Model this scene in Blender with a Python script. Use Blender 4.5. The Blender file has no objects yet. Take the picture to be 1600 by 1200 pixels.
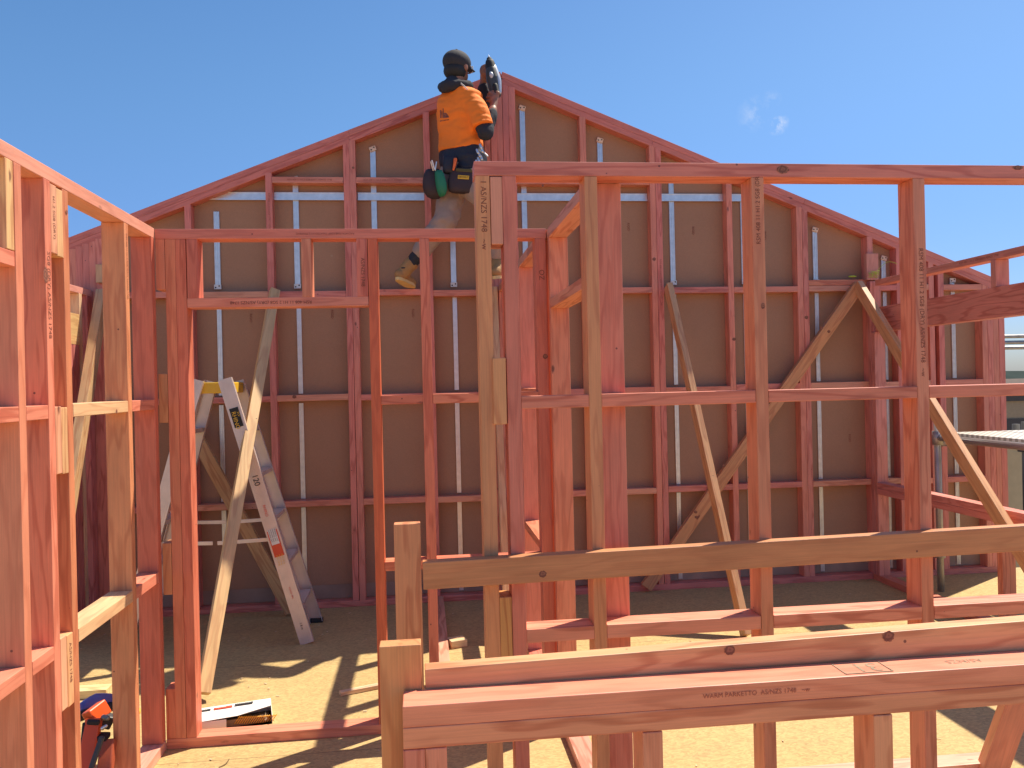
import bpy, bmesh, math, random
from mathutils import Vector, Matrix, Quaternion, noise
random.seed(7)
S = bpy.context.scene
COL = S.collection
# ------------------------------------------------------------------ camera
FPX, YAW, PITCH, ROLL, EYE = 1240.0, 0.112, -0.0008, -0.0232, 1.62
def cam_rows():
    cy, sy = math.cos(YAW), math.sin(YAW)
    f = Vector((sy*math.cos(PITCH), cy*math.cos(PITCH), math.sin(PITCH)))
    r = Vector((cy, -sy, 0)); u = r.cross(f)
    return (r*math.cos(ROLL)+u*math.sin(ROLL), -r*math.sin(ROLL)+u*math.cos(ROLL), f)
CR, CU, CF = cam_rows()
cam = bpy.data.objects.new('camera', bpy.data.cameras.new('camera')); COL.objects.link(cam)
cam.matrix_world = Matrix(((CR.x, CU.x, -CF.x, 0), (CR.y, CU.y, -CF.y, 0), (CR.z, CU.z, -CF.z, EYE), (0, 0, 0, 1)))
cam.data.sensor_width = 36; cam.data.lens = FPX/1600*36
cam.data.clip_start = 0.05; cam.data.clip_end = 6000
S.camera = cam
# ------------------------------------------------------------------ sky and sun
SUN = Vector((0.47, 0.29, 1.0)).normalized()
EL = math.asin(SUN.z); AZ = math.atan2(SUN.x, SUN.y)
W = bpy.data.worlds.new('World'); S.world = W; W.use_nodes = True
nt = W.node_tree; nt.nodes.clear()
wo = nt.nodes.new('ShaderNodeOutputWorld'); bg = nt.nodes.new('ShaderNodeBackground')
sk = nt.nodes.new('ShaderNodeTexSky'); sk.sky_type = 'NISHITA'; sk.sun_disc = False
sk.sun_elevation = EL; sk.sun_rotation = AZ; sk.air_density = 1.0; sk.dust_density = 0.6; sk.ozone_density = 1.6
bg.inputs[1].default_value = 0.088
# a small wisp of cloud low in the north-east sky
tc = nt.nodes.new('ShaderNodeTexCoord'); nz = nt.nodes.new('ShaderNodeTexNoise'); nz.inputs['Scale'].default_value = 42; nz.inputs['Detail'].default_value = 8; nz.inputs['Roughness'].default_value = .68
nt.links.new(tc.outputs['Generated'], nz.inputs['Vector'])
def skydir(x, y): return (CR*((x-800)/FPX)+CU*(-(y-600)/FPX)+CF).normalized()
acc = None
for (x, y, r, k) in ((1214, 193, .014, 1.0), (1180, 178, .022, .28), (1206, 155, .012, .22)):
    d = nt.nodes.new('ShaderNodeVectorMath'); d.operation = 'DISTANCE'; d.inputs[1].default_value = skydir(x, y)
    nt.links.new(tc.outputs['Generated'], d.inputs[0])
    m = nt.nodes.new('ShaderNodeMapRange'); m.inputs[1].default_value = r; m.inputs[2].default_value = 0; m.inputs[3].default_value = 0; m.inputs[4].default_value = k
    nt.links.new(d.outputs['Value'], m.inputs[0])
    if acc is None: acc = m.outputs[0]
    else:
        a = nt.nodes.new('ShaderNodeMath'); a.operation = 'MAXIMUM'; nt.links.new(acc, a.inputs[0]); nt.links.new(m.outputs[0], a.inputs[1]); acc = a.outputs[0]
cr = nt.nodes.new('ShaderNodeMapRange'); cr.inputs[1].default_value = .48; cr.inputs[2].default_value = .66; nt.links.new(nz.outputs[0], cr.inputs[0])
mu = nt.nodes.new('ShaderNodeMath'); mu.operation = 'MULTIPLY'; nt.links.new(acc, mu.inputs[0]); nt.links.new(cr.outputs[0], mu.inputs[1])
mx = nt.nodes.new('ShaderNodeMix'); mx.data_type = 'RGBA'; mx.inputs[7].default_value = (7, 7, 7.2, 1)
nt.links.new(mu.outputs[0], mx.inputs[0]); hs = nt.nodes.new('ShaderNodeHueSaturation'); hs.inputs['Saturation'].default_value = 1.22; hs.inputs['Value'].default_value = .92; gm = nt.nodes.new('ShaderNodeGamma'); gm.inputs[1].default_value = 1.08; nt.links.new(sk.outputs[0], gm.inputs[0]); nt.links.new(gm.outputs[0], hs.inputs['Color']); 
# the lowest band of sky is a deeper blue than the bare model gives
sz = nt.nodes.new('ShaderNodeSeparateXYZ'); nt.links.new(tc.outputs['Generated'], sz.inputs[0]); hz = nt.nodes.new('ShaderNodeMapRange'); hz.inputs[1].default_value = 0.0; hz.inputs[2].default_value = .42
hz.interpolation_type = 'SMOOTHERSTEP'; nt.links.new(sz.outputs[2], hz.inputs[0]); hm = nt.nodes.new('ShaderNodeMix'); hm.data_type = 'RGBA'; hm.inputs[6].default_value = (.50, .60, .92, 1); hm.inputs[7].default_value = (1, 1, 1, 1)
nt.links.new(hz.outputs[0], hm.inputs[0]); hx = nt.nodes.new('ShaderNodeVectorMath'); hx.operation = 'MULTIPLY'; nt.links.new(hs.outputs[0], hx.inputs[0]); nt.links.new(hm.outputs[2], hx.inputs[1]); nt.links.new(hx.outputs[0], mx.inputs[6])
nt.links.new(mx.outputs[2], bg.inputs[0])
nt.links.new(bg.outputs[0], wo.inputs[0])
sl = bpy.data.lights.new('sun', 'SUN'); sl.energy = 4.4; sl.angle = math.radians(.53); sl.color = (1.0, .90, .73)
so = bpy.data.objects.new('sun', sl); COL.objects.link(so)
so.rotation_euler = (-SUN).to_track_quat('-Z', 'Y').to_euler()
S.view_settings.view_transform = 'Standard'; S.view_settings.look = 'None'
S.view_settings.exposure = 0.70; S.view_settings.gamma = 1
S.cycles.max_bounces = 10; S.cycles.diffuse_bounces = 6
# ------------------------------------------------------------------ helpers
def at(x, y, ax, v):
    d = CR*((x-800)/FPX)+CU*(-(y-600)/FPX)+CF; o = Vector((0, 0, EYE))
    return o+d*((v-o[ax])/d[ax])
def PY(x, y, Y): return at(x, y, 1, Y)
def thing(name, label, cat, loc=(0, 0, 0), group=None):
    o = bpy.data.objects.new(name, None); COL.objects.link(o); o.location = loc; o.empty_display_size = .1
    o['label'] = label; o['category'] = cat
    if group: o['group'] = group
    return o
def tag(o, label, cat, group=None):
    o['label'] = label; o['category'] = cat
    if group: o['group'] = group
    return o
def put(name, me, mat, parent=None, M=None, tint=None, label=None):
    o = bpy.data.objects.new(name, me); COL.objects.link(o)
    if mat and not me.materials: me.materials.append(mat)
    M = M or Matrix.Identity(4)
    if parent:
        o.parent = parent; M = Matrix.Translation(-Vector(parent_world(parent))) @ M
    o.matrix_basis = M
    if tint:
        tint = (min(.80, tint[0]*1.08), tint[1]*1.06, tint[2]*.93); o.color = (*tint, 1)
    if label: o['label'] = label
    return o
def parent_world(p):
    v = Vector(p.location)
    while p.parent: p = p.parent; v = v+Vector(p.location)
    return v
def bm_mesh(bm, smooth=False):
    me = bpy.data.meshes.new('m'); bm.to_mesh(me); bm.free()
    if smooth:
        for p in me.polygons: p.use_smooth = True
    return me
def box_mesh(L, a, b, bev=.0022):
    bm = bmesh.new(); bmesh.ops.create_cube(bm, size=1); bmesh.ops.scale(bm, vec=(L, a, b), verts=bm.verts)
    if bev: bmesh.ops.bevel(bm, geom=bm.edges[:], offset=bev, segments=2, affect='EDGES', profile=.5)
    return bm_mesh(bm)
def frame(p0, p1, up):
    x = (p1-p0).normalized(); z = (up-x*up.dot(x)).normalized(); y = z.cross(x)
    M = Matrix((x, y, z)).transposed().to_4x4(); M.translation = (p0+p1)/2; return M
PINKS = [(.66, .205, .14), (.70, .235, .145), (.64, .19, .125), (.69, .245, .15), (.62, .185, .135), (.72, .26, .17)]
TANS = [(.66, .37, .18), (.62, .33, .17)]
PALE = (.74, .47, .24); BROWN = (.62, .29, .15)
def vary(c, k=.05):
    f = 1+random.uniform(-k, k); return tuple(min(1, v*f*(1+random.uniform(-.02, .02))) for v in c)
def pink(): return vary(random.choice(PINKS))
def beam(name, p0, p1, w, h, up, parent, tint=None, mat=None, jit=True, bev=.0022):
    """timber of section w (sideways) x h (along up) from p0 to p1"""
    p0 = Vector(p0); p1 = Vector(p1); L = (p1-p0).length
    M = frame(p0, p1, Vector(up))
    if jit:
        M = M @ Matrix.Rotation(math.radians(random.uniform(-.25, .25)), 4, 'X') @ Matrix.Rotation(math.radians(random.uniform(-.05, .05)), 4, 'Z')
        w += random.uniform(-.0012, .0012); h += random.uniform(-.0012, .0012)
    return put(name, box_mesh(L-.001, w, h, bev), mat or M_TIMBER, parent, M, tint or pink())
def bar(name, x0, x1, y0, y1, z0, z1, parent, tint=None, mat=None, jit=True, bev=.0022):
    d = (x1-x0, y1-y0, z1-z0); k = d.index(max(d)); c = Vector(((x0+x1)/2, (y0+y1)/2, (z0+z1)/2))
    e = Vector((0, 0, 0)); e[k] = d[k]/2
    up = Vector((0, 1, 0)) if k == 2 else Vector((0, 0, 1))
    w, h = {0: (d[1], d[2]), 1: (d[0], d[2]), 2: (d[0], d[1])}[k]
    return beam(name, c-e, c+e, w, h, up, parent, tint, mat, jit, bev)
# ------------------------------------------------------------------ materials
def mat(name): 
    m = bpy.data.materials.new(name); m.use_nodes = True; n = m.node_tree.nodes; n.clear()
    o = n.new('ShaderNodeOutputMaterial'); b = n.new('ShaderNodeBsdfPrincipled'); m.node_tree.links.new(b.outputs[0], o.inputs[0])
    return m, m.node_tree, b
def nd(t, k, **kw):
    n = t.nodes.new(k)
    for a, v in kw.items():
        if isinstance(v, (int, float, tuple, list)) and a.startswith('i_'): n.inputs[int(a[2:]) if a[2:].isdigit() else a[2:].replace('_', ' ')].default_value = v
        else: setattr(n, a, v)
    return n
def simple(name, c, rough=.6, metal=0, var=.08, scale=8, bump=0, spec=.5):
    m, t, b = mat(name); L = t.links
    tx = nd(t, 'ShaderNodeTexCoord'); n = nd(t, 'ShaderNodeTexNoise', i_Scale=scale, i_Detail=5.0); L.new(tx.outputs['Object'], n.inputs['Vector'])
    mr = nd(t, 'ShaderNodeMapRange', i_3=1-var*2, i_4=1+var*2); L.new(n.outputs[0], mr.inputs[0])
    v = nd(t, 'ShaderNodeVectorMath', operation='SCALE'); v.inputs[0].default_value = c[:3]; L.new(mr.outputs[0], v.inputs['Scale'])
    L.new(v.outputs[0], b.inputs['Base Color']); b.inputs['Roughness'].default_value = rough; b.inputs['Metallic'].default_value = metal
    b.inputs['Specular IOR Level'].default_value = spec
    if bump:
        bp = nd(t, 'ShaderNodeBump', i_Strength=bump, i_Distance=.01); n2 = nd(t, 'ShaderNodeTexNoise', i_Scale=scale*6, i_Detail=4.0)
        L.new(tx.outputs['Object'], n2.inputs['Vector']); L.new(n2.outputs[0], bp.inputs['Height']); L.new(bp.outputs[0], b.inputs['Normal'])
    return m
def timber():
    m, t, b = mat('pink primed pine'); L = t.links
    oi = nd(t, 'ShaderNodeObjectInfo'); tx = nd(t, 'ShaderNodeTexCoord')
    off = nd(t, 'ShaderNodeMath', operation='MULTIPLY', i_1=61.0); L.new(oi.outputs['Random'], off.inputs[0])
    cb = nd(t, 'ShaderNodeCombineXYZ'); [L.new(off.outputs[0], cb.inputs[i]) for i in range(3)]
    ad = nd(t, 'ShaderNodeVectorMath', operation='ADD'); L.new(tx.outputs['Object'], ad.inputs[0]); L.new(cb.outputs[0], ad.inputs[1])
    def stretch(s):
        mp = nd(t, 'ShaderNodeVectorMath', operation='MULTIPLY'); mp.inputs[1].default_value = s; L.new(ad.outputs[0], mp.inputs[0]); return mp.outputs[0]
    # growth rings: distorted distance bands that run along the stick
    n1 = nd(t, 'ShaderNodeTexNoise', i_Scale=1.0, i_Detail=3.0, i_Roughness=.5); L.new(stretch((1.1, 9, 9)), n1.inputs['Vector'])
    mulr = nd(t, 'ShaderNodeMath', operation='MULTIPLY', i_1=15.0); L.new(n1.outputs[0], mulr.inputs[0])
    sn = nd(t, 'ShaderNodeMath', operation='SINE'); mm = nd(t, 'ShaderNodeMath', operation='MULTIPLY', i_1=3.4); L.new(mulr.outputs[0], mm.inputs[0]); L.new(mm.outputs[0], sn.inputs[0])
    r1 = nd(t, 'ShaderNodeMapRange', i_1=.1, i_2=1.0, i_3=0.0, i_4=1.0); L.new(sn.outputs[0], r1.inputs[0])
    # fine fibres
    n2 = nd(t, 'ShaderNodeTexNoise', i_Scale=1.0, i_Detail=4.0, i_Roughness=.6); L.new(stretch((4, 260, 260)), n2.inputs['Vector'])
    # broad blotches (primer wear)
    n3 = nd(t, 'ShaderNodeTexNoise', i_Scale=1.0, i_Detail=6.0, i_Roughness=.6); L.new(stretch((3.0, 14, 14)), n3.inputs['Vector'])
    # streak strength differs from stick to stick
    st = nd(t, 'ShaderNodeMath', operation='FRACT'); s0 = nd(t, 'ShaderNodeMath', operation='MULTIPLY', i_1=17.3); L.new(oi.outputs['Random'], s0.inputs[0]); L.new(s0.outputs[0], st.inputs[0])
    st2 = nd(t, 'ShaderNodeMapRange', i_3=.22, i_4=.80); L.new(st.outputs[0], st2.inputs[0])
    sa = nd(t, 'ShaderNodeMath', operation='MULTIPLY'); L.new(r1.outputs[0], sa.inputs[0]); L.new(st2.outputs[0], sa.inputs[1])
    dark = nd(t, 'ShaderNodeVectorMath', operation='MULTIPLY'); dark.inputs[1].default_value = (.68, .46, .42); L.new(oi.outputs['Color'], dark.inputs[0])
    m1 = nd(t, 'ShaderNodeMix', data_type='RGBA'); L.new(sa.outputs[0], m1.inputs[0]); L.new(oi.outputs['Color'], m1.inputs[6]); L.new(dark.outputs[0], m1.inputs[7])
    f2 = nd(t, 'ShaderNodeMapRange', i_1=.3, i_2=.7, i_3=.90, i_4=1.07); L.new(n2.outputs[0], f2.inputs[0])
    f3 = nd(t, 'ShaderNodeMapRange', i_1=.3, i_2=.7, i_3=.86, i_4=1.12); L.new(n3.outputs[0], f3.inputs[0])
    ff = nd(t, 'ShaderNodeMath', operation='MULTIPLY'); L.new(f2.outputs[0], ff.inputs[0]); L.new(f3.outputs[0], ff.inputs[1])
    c2 = nd(t, 'ShaderNodeVectorMath', operation='SCALE'); L.new(m1.outputs[2], c2.inputs[0]); L.new(ff.outputs[0], c2.inputs['Scale'])
    # knots
    vo = nd(t, 'ShaderNodeTexVoronoi', i_Scale=1.0); L.new(stretch((3.0, 7.0, 7.0)), vo.inputs['Vector'])
    n4 = nd(t, 'ShaderNodeTexNoise', i_Scale=30.0, i_Detail=2.0); L.new(ad.outputs[0], n4.inputs['Vector'])
    kd = nd(t, 'ShaderNodeMath', operation='MULTIPLY_ADD', i_1=.09); L.new(n4.outputs[0], kd.inputs[0]); L.new(vo.outputs['Distance'], kd.inputs[2])
    k1 = nd(t, 'ShaderNodeMapRange', i_1=.115, i_2=.075, i_3=0.0, i_4=.85); L.new(kd.outputs[0], k1.inputs[0])
    kc = nd(t, 'ShaderNodeMix', data_type='RGBA'); L.new(k1.outputs[0], kc.inputs[0]); L.new(c2.outputs[0], kc.inputs[6]); kc.inputs[7].default_value = (.13, .035, .025, 1)
    # nail heads: tiny dark dots
    v2 = nd(t, 'ShaderNodeTexVoronoi', i_Scale=9.0); L.new(ad.outputs[0], v2.inputs['Vector'])
    k2 = nd(t, 'ShaderNodeMapRange', i_1=.04, i_2=.03, i_3=0.0, i_4=.8); L.new(v2.outputs['Distance'], k2.inputs[0])
    kn = nd(t, 'ShaderNodeMix', data_type='RGBA'); L.new(k2.outputs[0], kn.inputs[0]); L.new(kc.outputs[2], kn.inputs[6]); kn.inputs[7].default_value = (.10, .03, .03, 1)
    L.new(kn.outputs[2], b.inputs['Base Color'])
    rr = nd(t, 'ShaderNodeMapRange', i_3=.38, i_4=.58); L.new(n3.outputs[0], rr.inputs[0]); L.new(rr.outputs[0], b.inputs['Roughness'])
    b.inputs['Specular IOR Level'].default_value = .6
    bp = nd(t, 'ShaderNodeBump', i_Strength=.25, i_Distance=.002); L.new(n2.outputs[0], bp.inputs['Height']); L.new(bp.outputs[0], b.inputs['Normal'])
    return m
M_TIMBER = timber()
M_INK = simple('stamp ink', (.23, .075, .05), .8, var=.3, scale=60)
M_INKG = simple('grey green ink', (.30, .22, .14), .8, var=.3, scale=60)
M_INKF = simple('faded ink', (.38, .115, .08), .8, var=.3, scale=60)
M_BLACK = simple('black rubber', (.018, .018, .02), .7)
M_WHITE = simple('white card', (.82, .80, .76), .6)
M_STEEL = simple('galvanised steel', (.78, .79, .80), .36, .8, var=.12, scale=20)
M_ALU = simple('brushed aluminium', (.70, .58, .53), .4, .45, var=.08, scale=15)
def board_mat():
    m, t, b = mat('brown wall board'); L = t.links; tx = nd(t, 'ShaderNodeTexCoord')
    n = nd(t, 'ShaderNodeTexNoise', i_Scale=2.0, i_Detail=8.0, i_Roughness=.65); L.new(tx.outputs['Object'], n.inputs['Vector'])
    n2 = nd(t, 'ShaderNodeTexNoise', i_Scale=160.0, i_Detail=2.0); L.new(tx.outputs['Object'], n2.inputs['Vector'])
    mi = nd(t, 'ShaderNodeMix', data_type='RGBA'); L.new(n.outputs[0], mi.inputs[0]); mi.inputs[6].default_value = (.35, .190, .115, 1); mi.inputs[7].default_value = (.45, .255, .158, 1)
    f = nd(t, 'ShaderNodeMapRange', i_3=.85, i_4=1.15); L.new(n2.outputs[0], f.inputs[0])
    v = nd(t, 'ShaderNodeVectorMath', operation='SCALE'); L.new(mi.outputs[2], v.inputs[0]); L.new(f.outputs[0], v.inputs['Scale'])
    vo = nd(t, 'ShaderNodeTexVoronoi', i_Scale=2.3); L.new(tx.outputs['Object'], vo.inputs['Vector'])
    k = nd(t, 'ShaderNodeMapRange', i_1=.025, i_2=.018, i_3=0.0, i_4=.6); L.new(vo.outputs['Distance'], k.inputs[0])
    kc = nd(t, 'ShaderNodeMix', data_type='RGBA'); L.new(k.outputs[0], kc.inputs[0]); L.new(v.outputs[0], kc.inputs[6]); kc.inputs[7].default_value = (.45, .32, .22, 1)
    L.new(kc.outputs[2], b.inputs['Base Color']); b.inputs['Roughness'].default_value = .75
    return m
M_BOARD = board_mat()
def floor_mat():
    m, t, b = mat('particle board floor'); L = t.links; tx = nd(t, 'ShaderNodeTexCoord')
    vo = nd(t, 'ShaderNodeTexVoronoi', i_Scale=1.0, i_Randomness=1.0); mp = nd(t, 'ShaderNodeVectorMath', operation='MULTIPLY'); mp.inputs[1].default_value = (75, 130, 60)
    ns = nd(t, 'ShaderNodeTexNoise', i_Scale=14.0, i_Detail=3.0); L.new(tx.outputs['Object'], ns.inputs['Vector'])
    ads = nd(t, 'ShaderNodeVectorMath', operation='MULTIPLY_ADD'); ads.inputs[1].default_value = (.05, .05, .05); L.new(ns.outputs['Color'], ads.inputs[0]); L.new(tx.outputs['Object'], ads.inputs[2])
    L.new(ads.outputs[0], mp.inputs[0]); L.new(mp.outputs[0], vo.inputs['Vector'])
    sx = nd(t, 'ShaderNodeSeparateColor'); L.new(vo.outputs['Color'], sx.inputs[0])
    f1 = nd(t, 'ShaderNodeMapRange', i_3=.80, i_4=1.16); L.new(sx.outputs[0], f1.inputs[0])
    n = nd(t, 'ShaderNodeTexNoise', i_Scale=1.3, i_Detail=9.0, i_Roughness=.62); L.new(tx.outputs['Object'], n.inputs['Vector'])
    mi = nd(t, 'ShaderNodeMix', data_type='RGBA'); L.new(n.outputs[0], mi.inputs[0]); mi.inputs[6].default_value = (.44, .30, .125, 1); mi.inputs[7].default_value = (.58, .42, .19, 1)
    # trodden dirt and stains
    n3 = nd(t, 'ShaderNodeTexNoise', i_Scale=3.2, i_Detail=10.0, i_Roughness=.72); L.new(tx.outputs['Object'], n3.inputs['Vector'])
    dr = nd(t, 'ShaderNodeMapRange', i_1=.52, i_2=.74, i_3=0.0, i_4=.45); L.new(n3.outputs[0], dr.inputs[0])
    md = nd(t, 'ShaderNodeMix', data_type='RGBA'); L.new(dr.outputs[0], md.inputs[0]); L.new(mi.outputs[2], md.inputs[6]); md.inputs[7].default_value = (.30, .21, .12, 1)
    v = nd(t, 'ShaderNodeVectorMath', operation='SCALE'); L.new(md.outputs[2], v.inputs[0]); L.new(f1.outputs[0], v.inputs['Scale'])
    # sheet joints every 1.2 m across and 3.6 m along
    wv = nd(t, 'ShaderNodeSeparateXYZ'); L.new(tx.outputs['Object'], wv.inputs[0])
    jm = nd(t, 'ShaderNodeMath', operation='PINGPONG', i_1=.6); L.new(wv.outputs[1], jm.inputs[0])
    jr = nd(t, 'ShaderNodeMapRange', i_1=.004, i_2=.001, i_3=0.0, i_4=.7); L.new(jm.outputs[0], jr.inputs[0])
    jc = nd(t, 'ShaderNodeMix', data_type='RGBA'); L.new(jr.outputs[0], jc.inputs[0]); L.new(v.outputs[0], jc.inputs[6]); jc.inputs[7].default_value = (.12, .08, .04, 1)
    # dark specks
    v3 = nd(t, 'ShaderNodeTexVoronoi', i_Scale=8.0); L.new(tx.outputs['Object'], v3.inputs['Vector'])
    ks = nd(t, 'ShaderNodeMapRange', i_1=.05, i_2=.03, i_3=0.0, i_4=.5); L.new(v3.outputs['Distance'], ks.inputs[0])
    jk = nd(t, 'ShaderNodeMix', data_type='RGBA'); L.new(ks.outputs[0], jk.inputs[0]); L.new(jc.outputs[2], jk.inputs[6]); jk.inputs[7].default_value = (.2, .13, .07, 1)
    L.new(jk.outputs[2], b.inputs['Base Color']); b.inputs['Roughness'].default_value = .7; b.inputs['Specular IOR Level'].default_value = .3
    bp = nd(t, 'ShaderNodeBump', i_Strength=.2, i_Distance=.002); L.new(sx.outputs[0], bp.inputs['Height']); L.new(bp.outputs[0], b.inputs['Normal'])
    return m
M_FLOOR = floor_mat()
_tc = {}
def knot_mat():
    m, t, b = mat('timber knot'); L = t.links; tx = nd(t, 'ShaderNodeTexCoord'); n = nd(t, 'ShaderNodeTexNoise', i_Scale=60.0)
    L.new(tx.outputs['Object'], n.inputs['Vector'])
    ln = nd(t, 'ShaderNodeVectorMath', operation='LENGTH'); L.new(tx.outputs['Object'], ln.inputs[0])
    a = nd(t, 'ShaderNodeMath', operation='MULTIPLY_ADD', i_1=.022); L.new(n.outputs[0], a.inputs[0]); L.new(ln.outputs['Value'], a.inputs[2])
    s = nd(t, 'ShaderNodeMath', operation='MULTIPLY', i_1=520.0); L.new(a.outputs[0], s.inputs[0]); q = nd(t, 'ShaderNodeMath', operation='SINE'); L.new(s.outputs[0], q.inputs[0])
    r = nd(t, 'ShaderNodeMapRange', i_1=-1.0, i_2=1.0); L.new(q.outputs[0], r.inputs[0])
    mi = nd(t, 'ShaderNodeMix', data_type='RGBA'); L.new(r.outputs[0], mi.inputs[0]); mi.inputs[6].default_value = (.17, .06, .04, 1); mi.inputs[7].default_value = (.33, .13, .08, 1)
    L.new(mi.outputs[2], b.inputs['Base Color']); b.inputs['Roughness'].default_value = .6; return m
M_KNOT = knot_mat()
def knot(px, py, ax, v, rad, normal, parent, asp=1.15):
    p = at(px, py, ax, v); bm = bmesh.new(); n = 22; ph = random.random()*6
    z = Vector(normal); x = Vector((1, 0, 0)) if abs(z.x) < .5 else Vector((0, 0, 1)); y = z.cross(x)
    bm.faces.new([bm.verts.new((asp*rad*math.cos(2*math.pi*i/n)*(1+.12*math.sin(3*i+ph)), rad*math.sin(2*math.pi*i/n)*(1+.1*math.sin(2*i+ph)), 0)) for i in range(n)])
    M = Matrix((x, y, z)).transposed().to_4x4(); M.translation = p+z*.0012
    return put('knot', bm_mesh(bm), M_KNOT, parent, M)
def stamp(txt, size, origin, right, normal, parent, m=None, spacing=1.0, name='printed_stamp', shear=0):
    """flat lettering on a surface: right = reading direction, normal = out of the surface"""
    key = (txt, size, spacing)
    if key not in _tc:
        c = bpy.data.curves.new('txt', 'FONT'); c.body = txt; c.size = size; c.space_character = spacing; c.align_y = 'CENTER'; c.resolution_u = 3
        o = bpy.data.objects.new('txt', c); COL.objects.link(o); bpy.context.view_layer.update()
        me = bpy.data.meshes.new_from_object(o.evaluated_get(bpy.context.evaluated_depsgraph_get()))
        bpy.data.objects.remove(o); bpy.data.curves.remove(c); me.materials.clear(); _tc[key] = me
    me = _tc[key].copy()
    x = Vector(right).normalized(); z = Vector(normal).normalized(); y = z.cross(x)
    M = Matrix((x, y, z)).transposed().to_4x4(); M.translation = Vector(origin)+z*.0012
    me.materials.append(m or M_INK)
    return put(name, me, None, parent, M)
GRADE = 'RSM 408 11 H1.2 SG8 (DRY) AS/NZS 1748'
# ------------------------------------------------------------------ setting
def sheet(name, x0, x1, y0, y1, z, m, th=0):
    bm = bmesh.new()
    if th:
        bmesh.ops.create_cube(bm, size=1); bmesh.ops.scale(bm, vec=(x1-x0, y1-y0, th), verts=bm.verts); bmesh.ops.translate(bm, vec=((x0+x1)/2, (y0+y1)/2, z-th/2), verts=bm.verts)
    else:
        vs = [bm.verts.new(p) for p in ((x0, y0, z), (x1, y0, z), (x1, y1, z), (x0, y1, z))]; bm.faces.new(vs)
    o = put(name, bm_mesh(bm), m); o['kind'] = 'structure'; return o
sheet('floor', -5.5, 7.0, -2.5, 6.06, 0, M_FLOOR, .25)
M_GROUND = simple('sandy building site', (.34, .27, .19), .95, var=.2, scale=.6, spec=.05)
sheet('ground', -3000, 3000, -400, 5000, -2.9, M_GROUND)
HT = .045
# ================================================================== gable wall
BY, BD = 5.95, .09
gw = thing('gable_wall', 'tall pink timber gable wall lined with brown board at the back of the site', 'timber wall', (.64, BY, 0))
PK = (.642, 3.976); SL = .40
def rz(x): return PK[1]-SL*abs(x-PK[0])
VT = HT/math.cos(math.atan(SL))     # vertical thickness of a raked plate
for s, xe in ((-1, -2.75), (1, 4.74)):
    for k in range(2):
        splits = [PK[0], (-.5 if s < 0 else 3.02), xe] if k == 0 else [PK[0], (-.5 if s < 0 else 1.80), xe]
        for a, b in zip(splits[:-1], splits[1:]):
            zo = -(k+.5)*VT
            beam('raked_top_plate', (a, BY+BD/2, rz(a)+zo), (b, BY+BD/2, rz(b)+zo), BD, HT-.0008, (0, 0, 1), gw, vary((.64, .205, .18)), jit=False)
def ucut(x): return rz(x)-2*VT
CB = [(.66, .23, .20), (.64, .21, .19), (.68, .245, .19)]
def gs(x0, x1=None, z0=HT, z1=None, name='stud', tint=None):
    x1 = x1 or x0+HT; xc = (x0+x1)/2
    z1 = z1 if z1 is not None else ucut(xc)+.008
    return bar(name, x0, x1, BY, BY+BD, z0, z1, gw, tint or vary(random.choice(CB)))
studs = [(-2.475, -2.43), (-2.43, -2.385), (-2.385, -2.34), (-2.34, -2.295), (-2.295, -2.25), (-1.68, -1.635), (-1.107, -1.06),
         (-.547, -.502), (-.500, -.455), (.048, .094), (.505, .55), (.552, .597), (.599, .644), (.646, .691), (.693, .742),
         (1.232, 1.28), (1.772, 1.817), (1.819, 1.865), (2.382, 2.428), (2.949, 2.994), (2.996, 3.04), (3.533, 3.58),
         (3.776, 3.82), (4.05, 4.095), (4.13, 4.178), (4.505, 4.55), (4.552, 4.60), (4.602, 4.648), (4.65, 4.70)]
for a, b in studs: gs(a, b)
edges = sorted(studs)
for (a, b), (c, d) in zip(edges[:-1], edges[1:]):
    if c-b < .05: continue
    for zt in (2.335, 1.567, .790):
        j = random.uniform(-.006, .006)
        bar('nogging', b, c, BY, BY+BD, zt-HT+j, zt+j, gw, vary(random.choice(CB+[(.66, .30, .22)])))
    if -1.1 < b < 1.7:
        bar('nogging', b, c, BY, BY+BD, 3.125, 3.17, gw, vary((.70, .27, .215)))
bar('nogging', 3.04, 3.533, BY, BY+BD, 2.336, 2.381, gw)
bar('bottom_plate', -2.75, .55, BY, BY+BD, 0, HT, gw, vary(CB[0])); bar('bottom_plate', .55, 4.74, BY, BY+BD, 0, HT, gw, vary(CB[1]))
bar('timber_block', 3.50, 3.60, BY-.045, BY-.001, 2.37, 2.58, gw, (.60, .26, .22)); bar('timber_block', -2.28, -2.19, BY-.045, BY-.001, 2.40, 2.53, gw, (.62, .40, .24))
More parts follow.
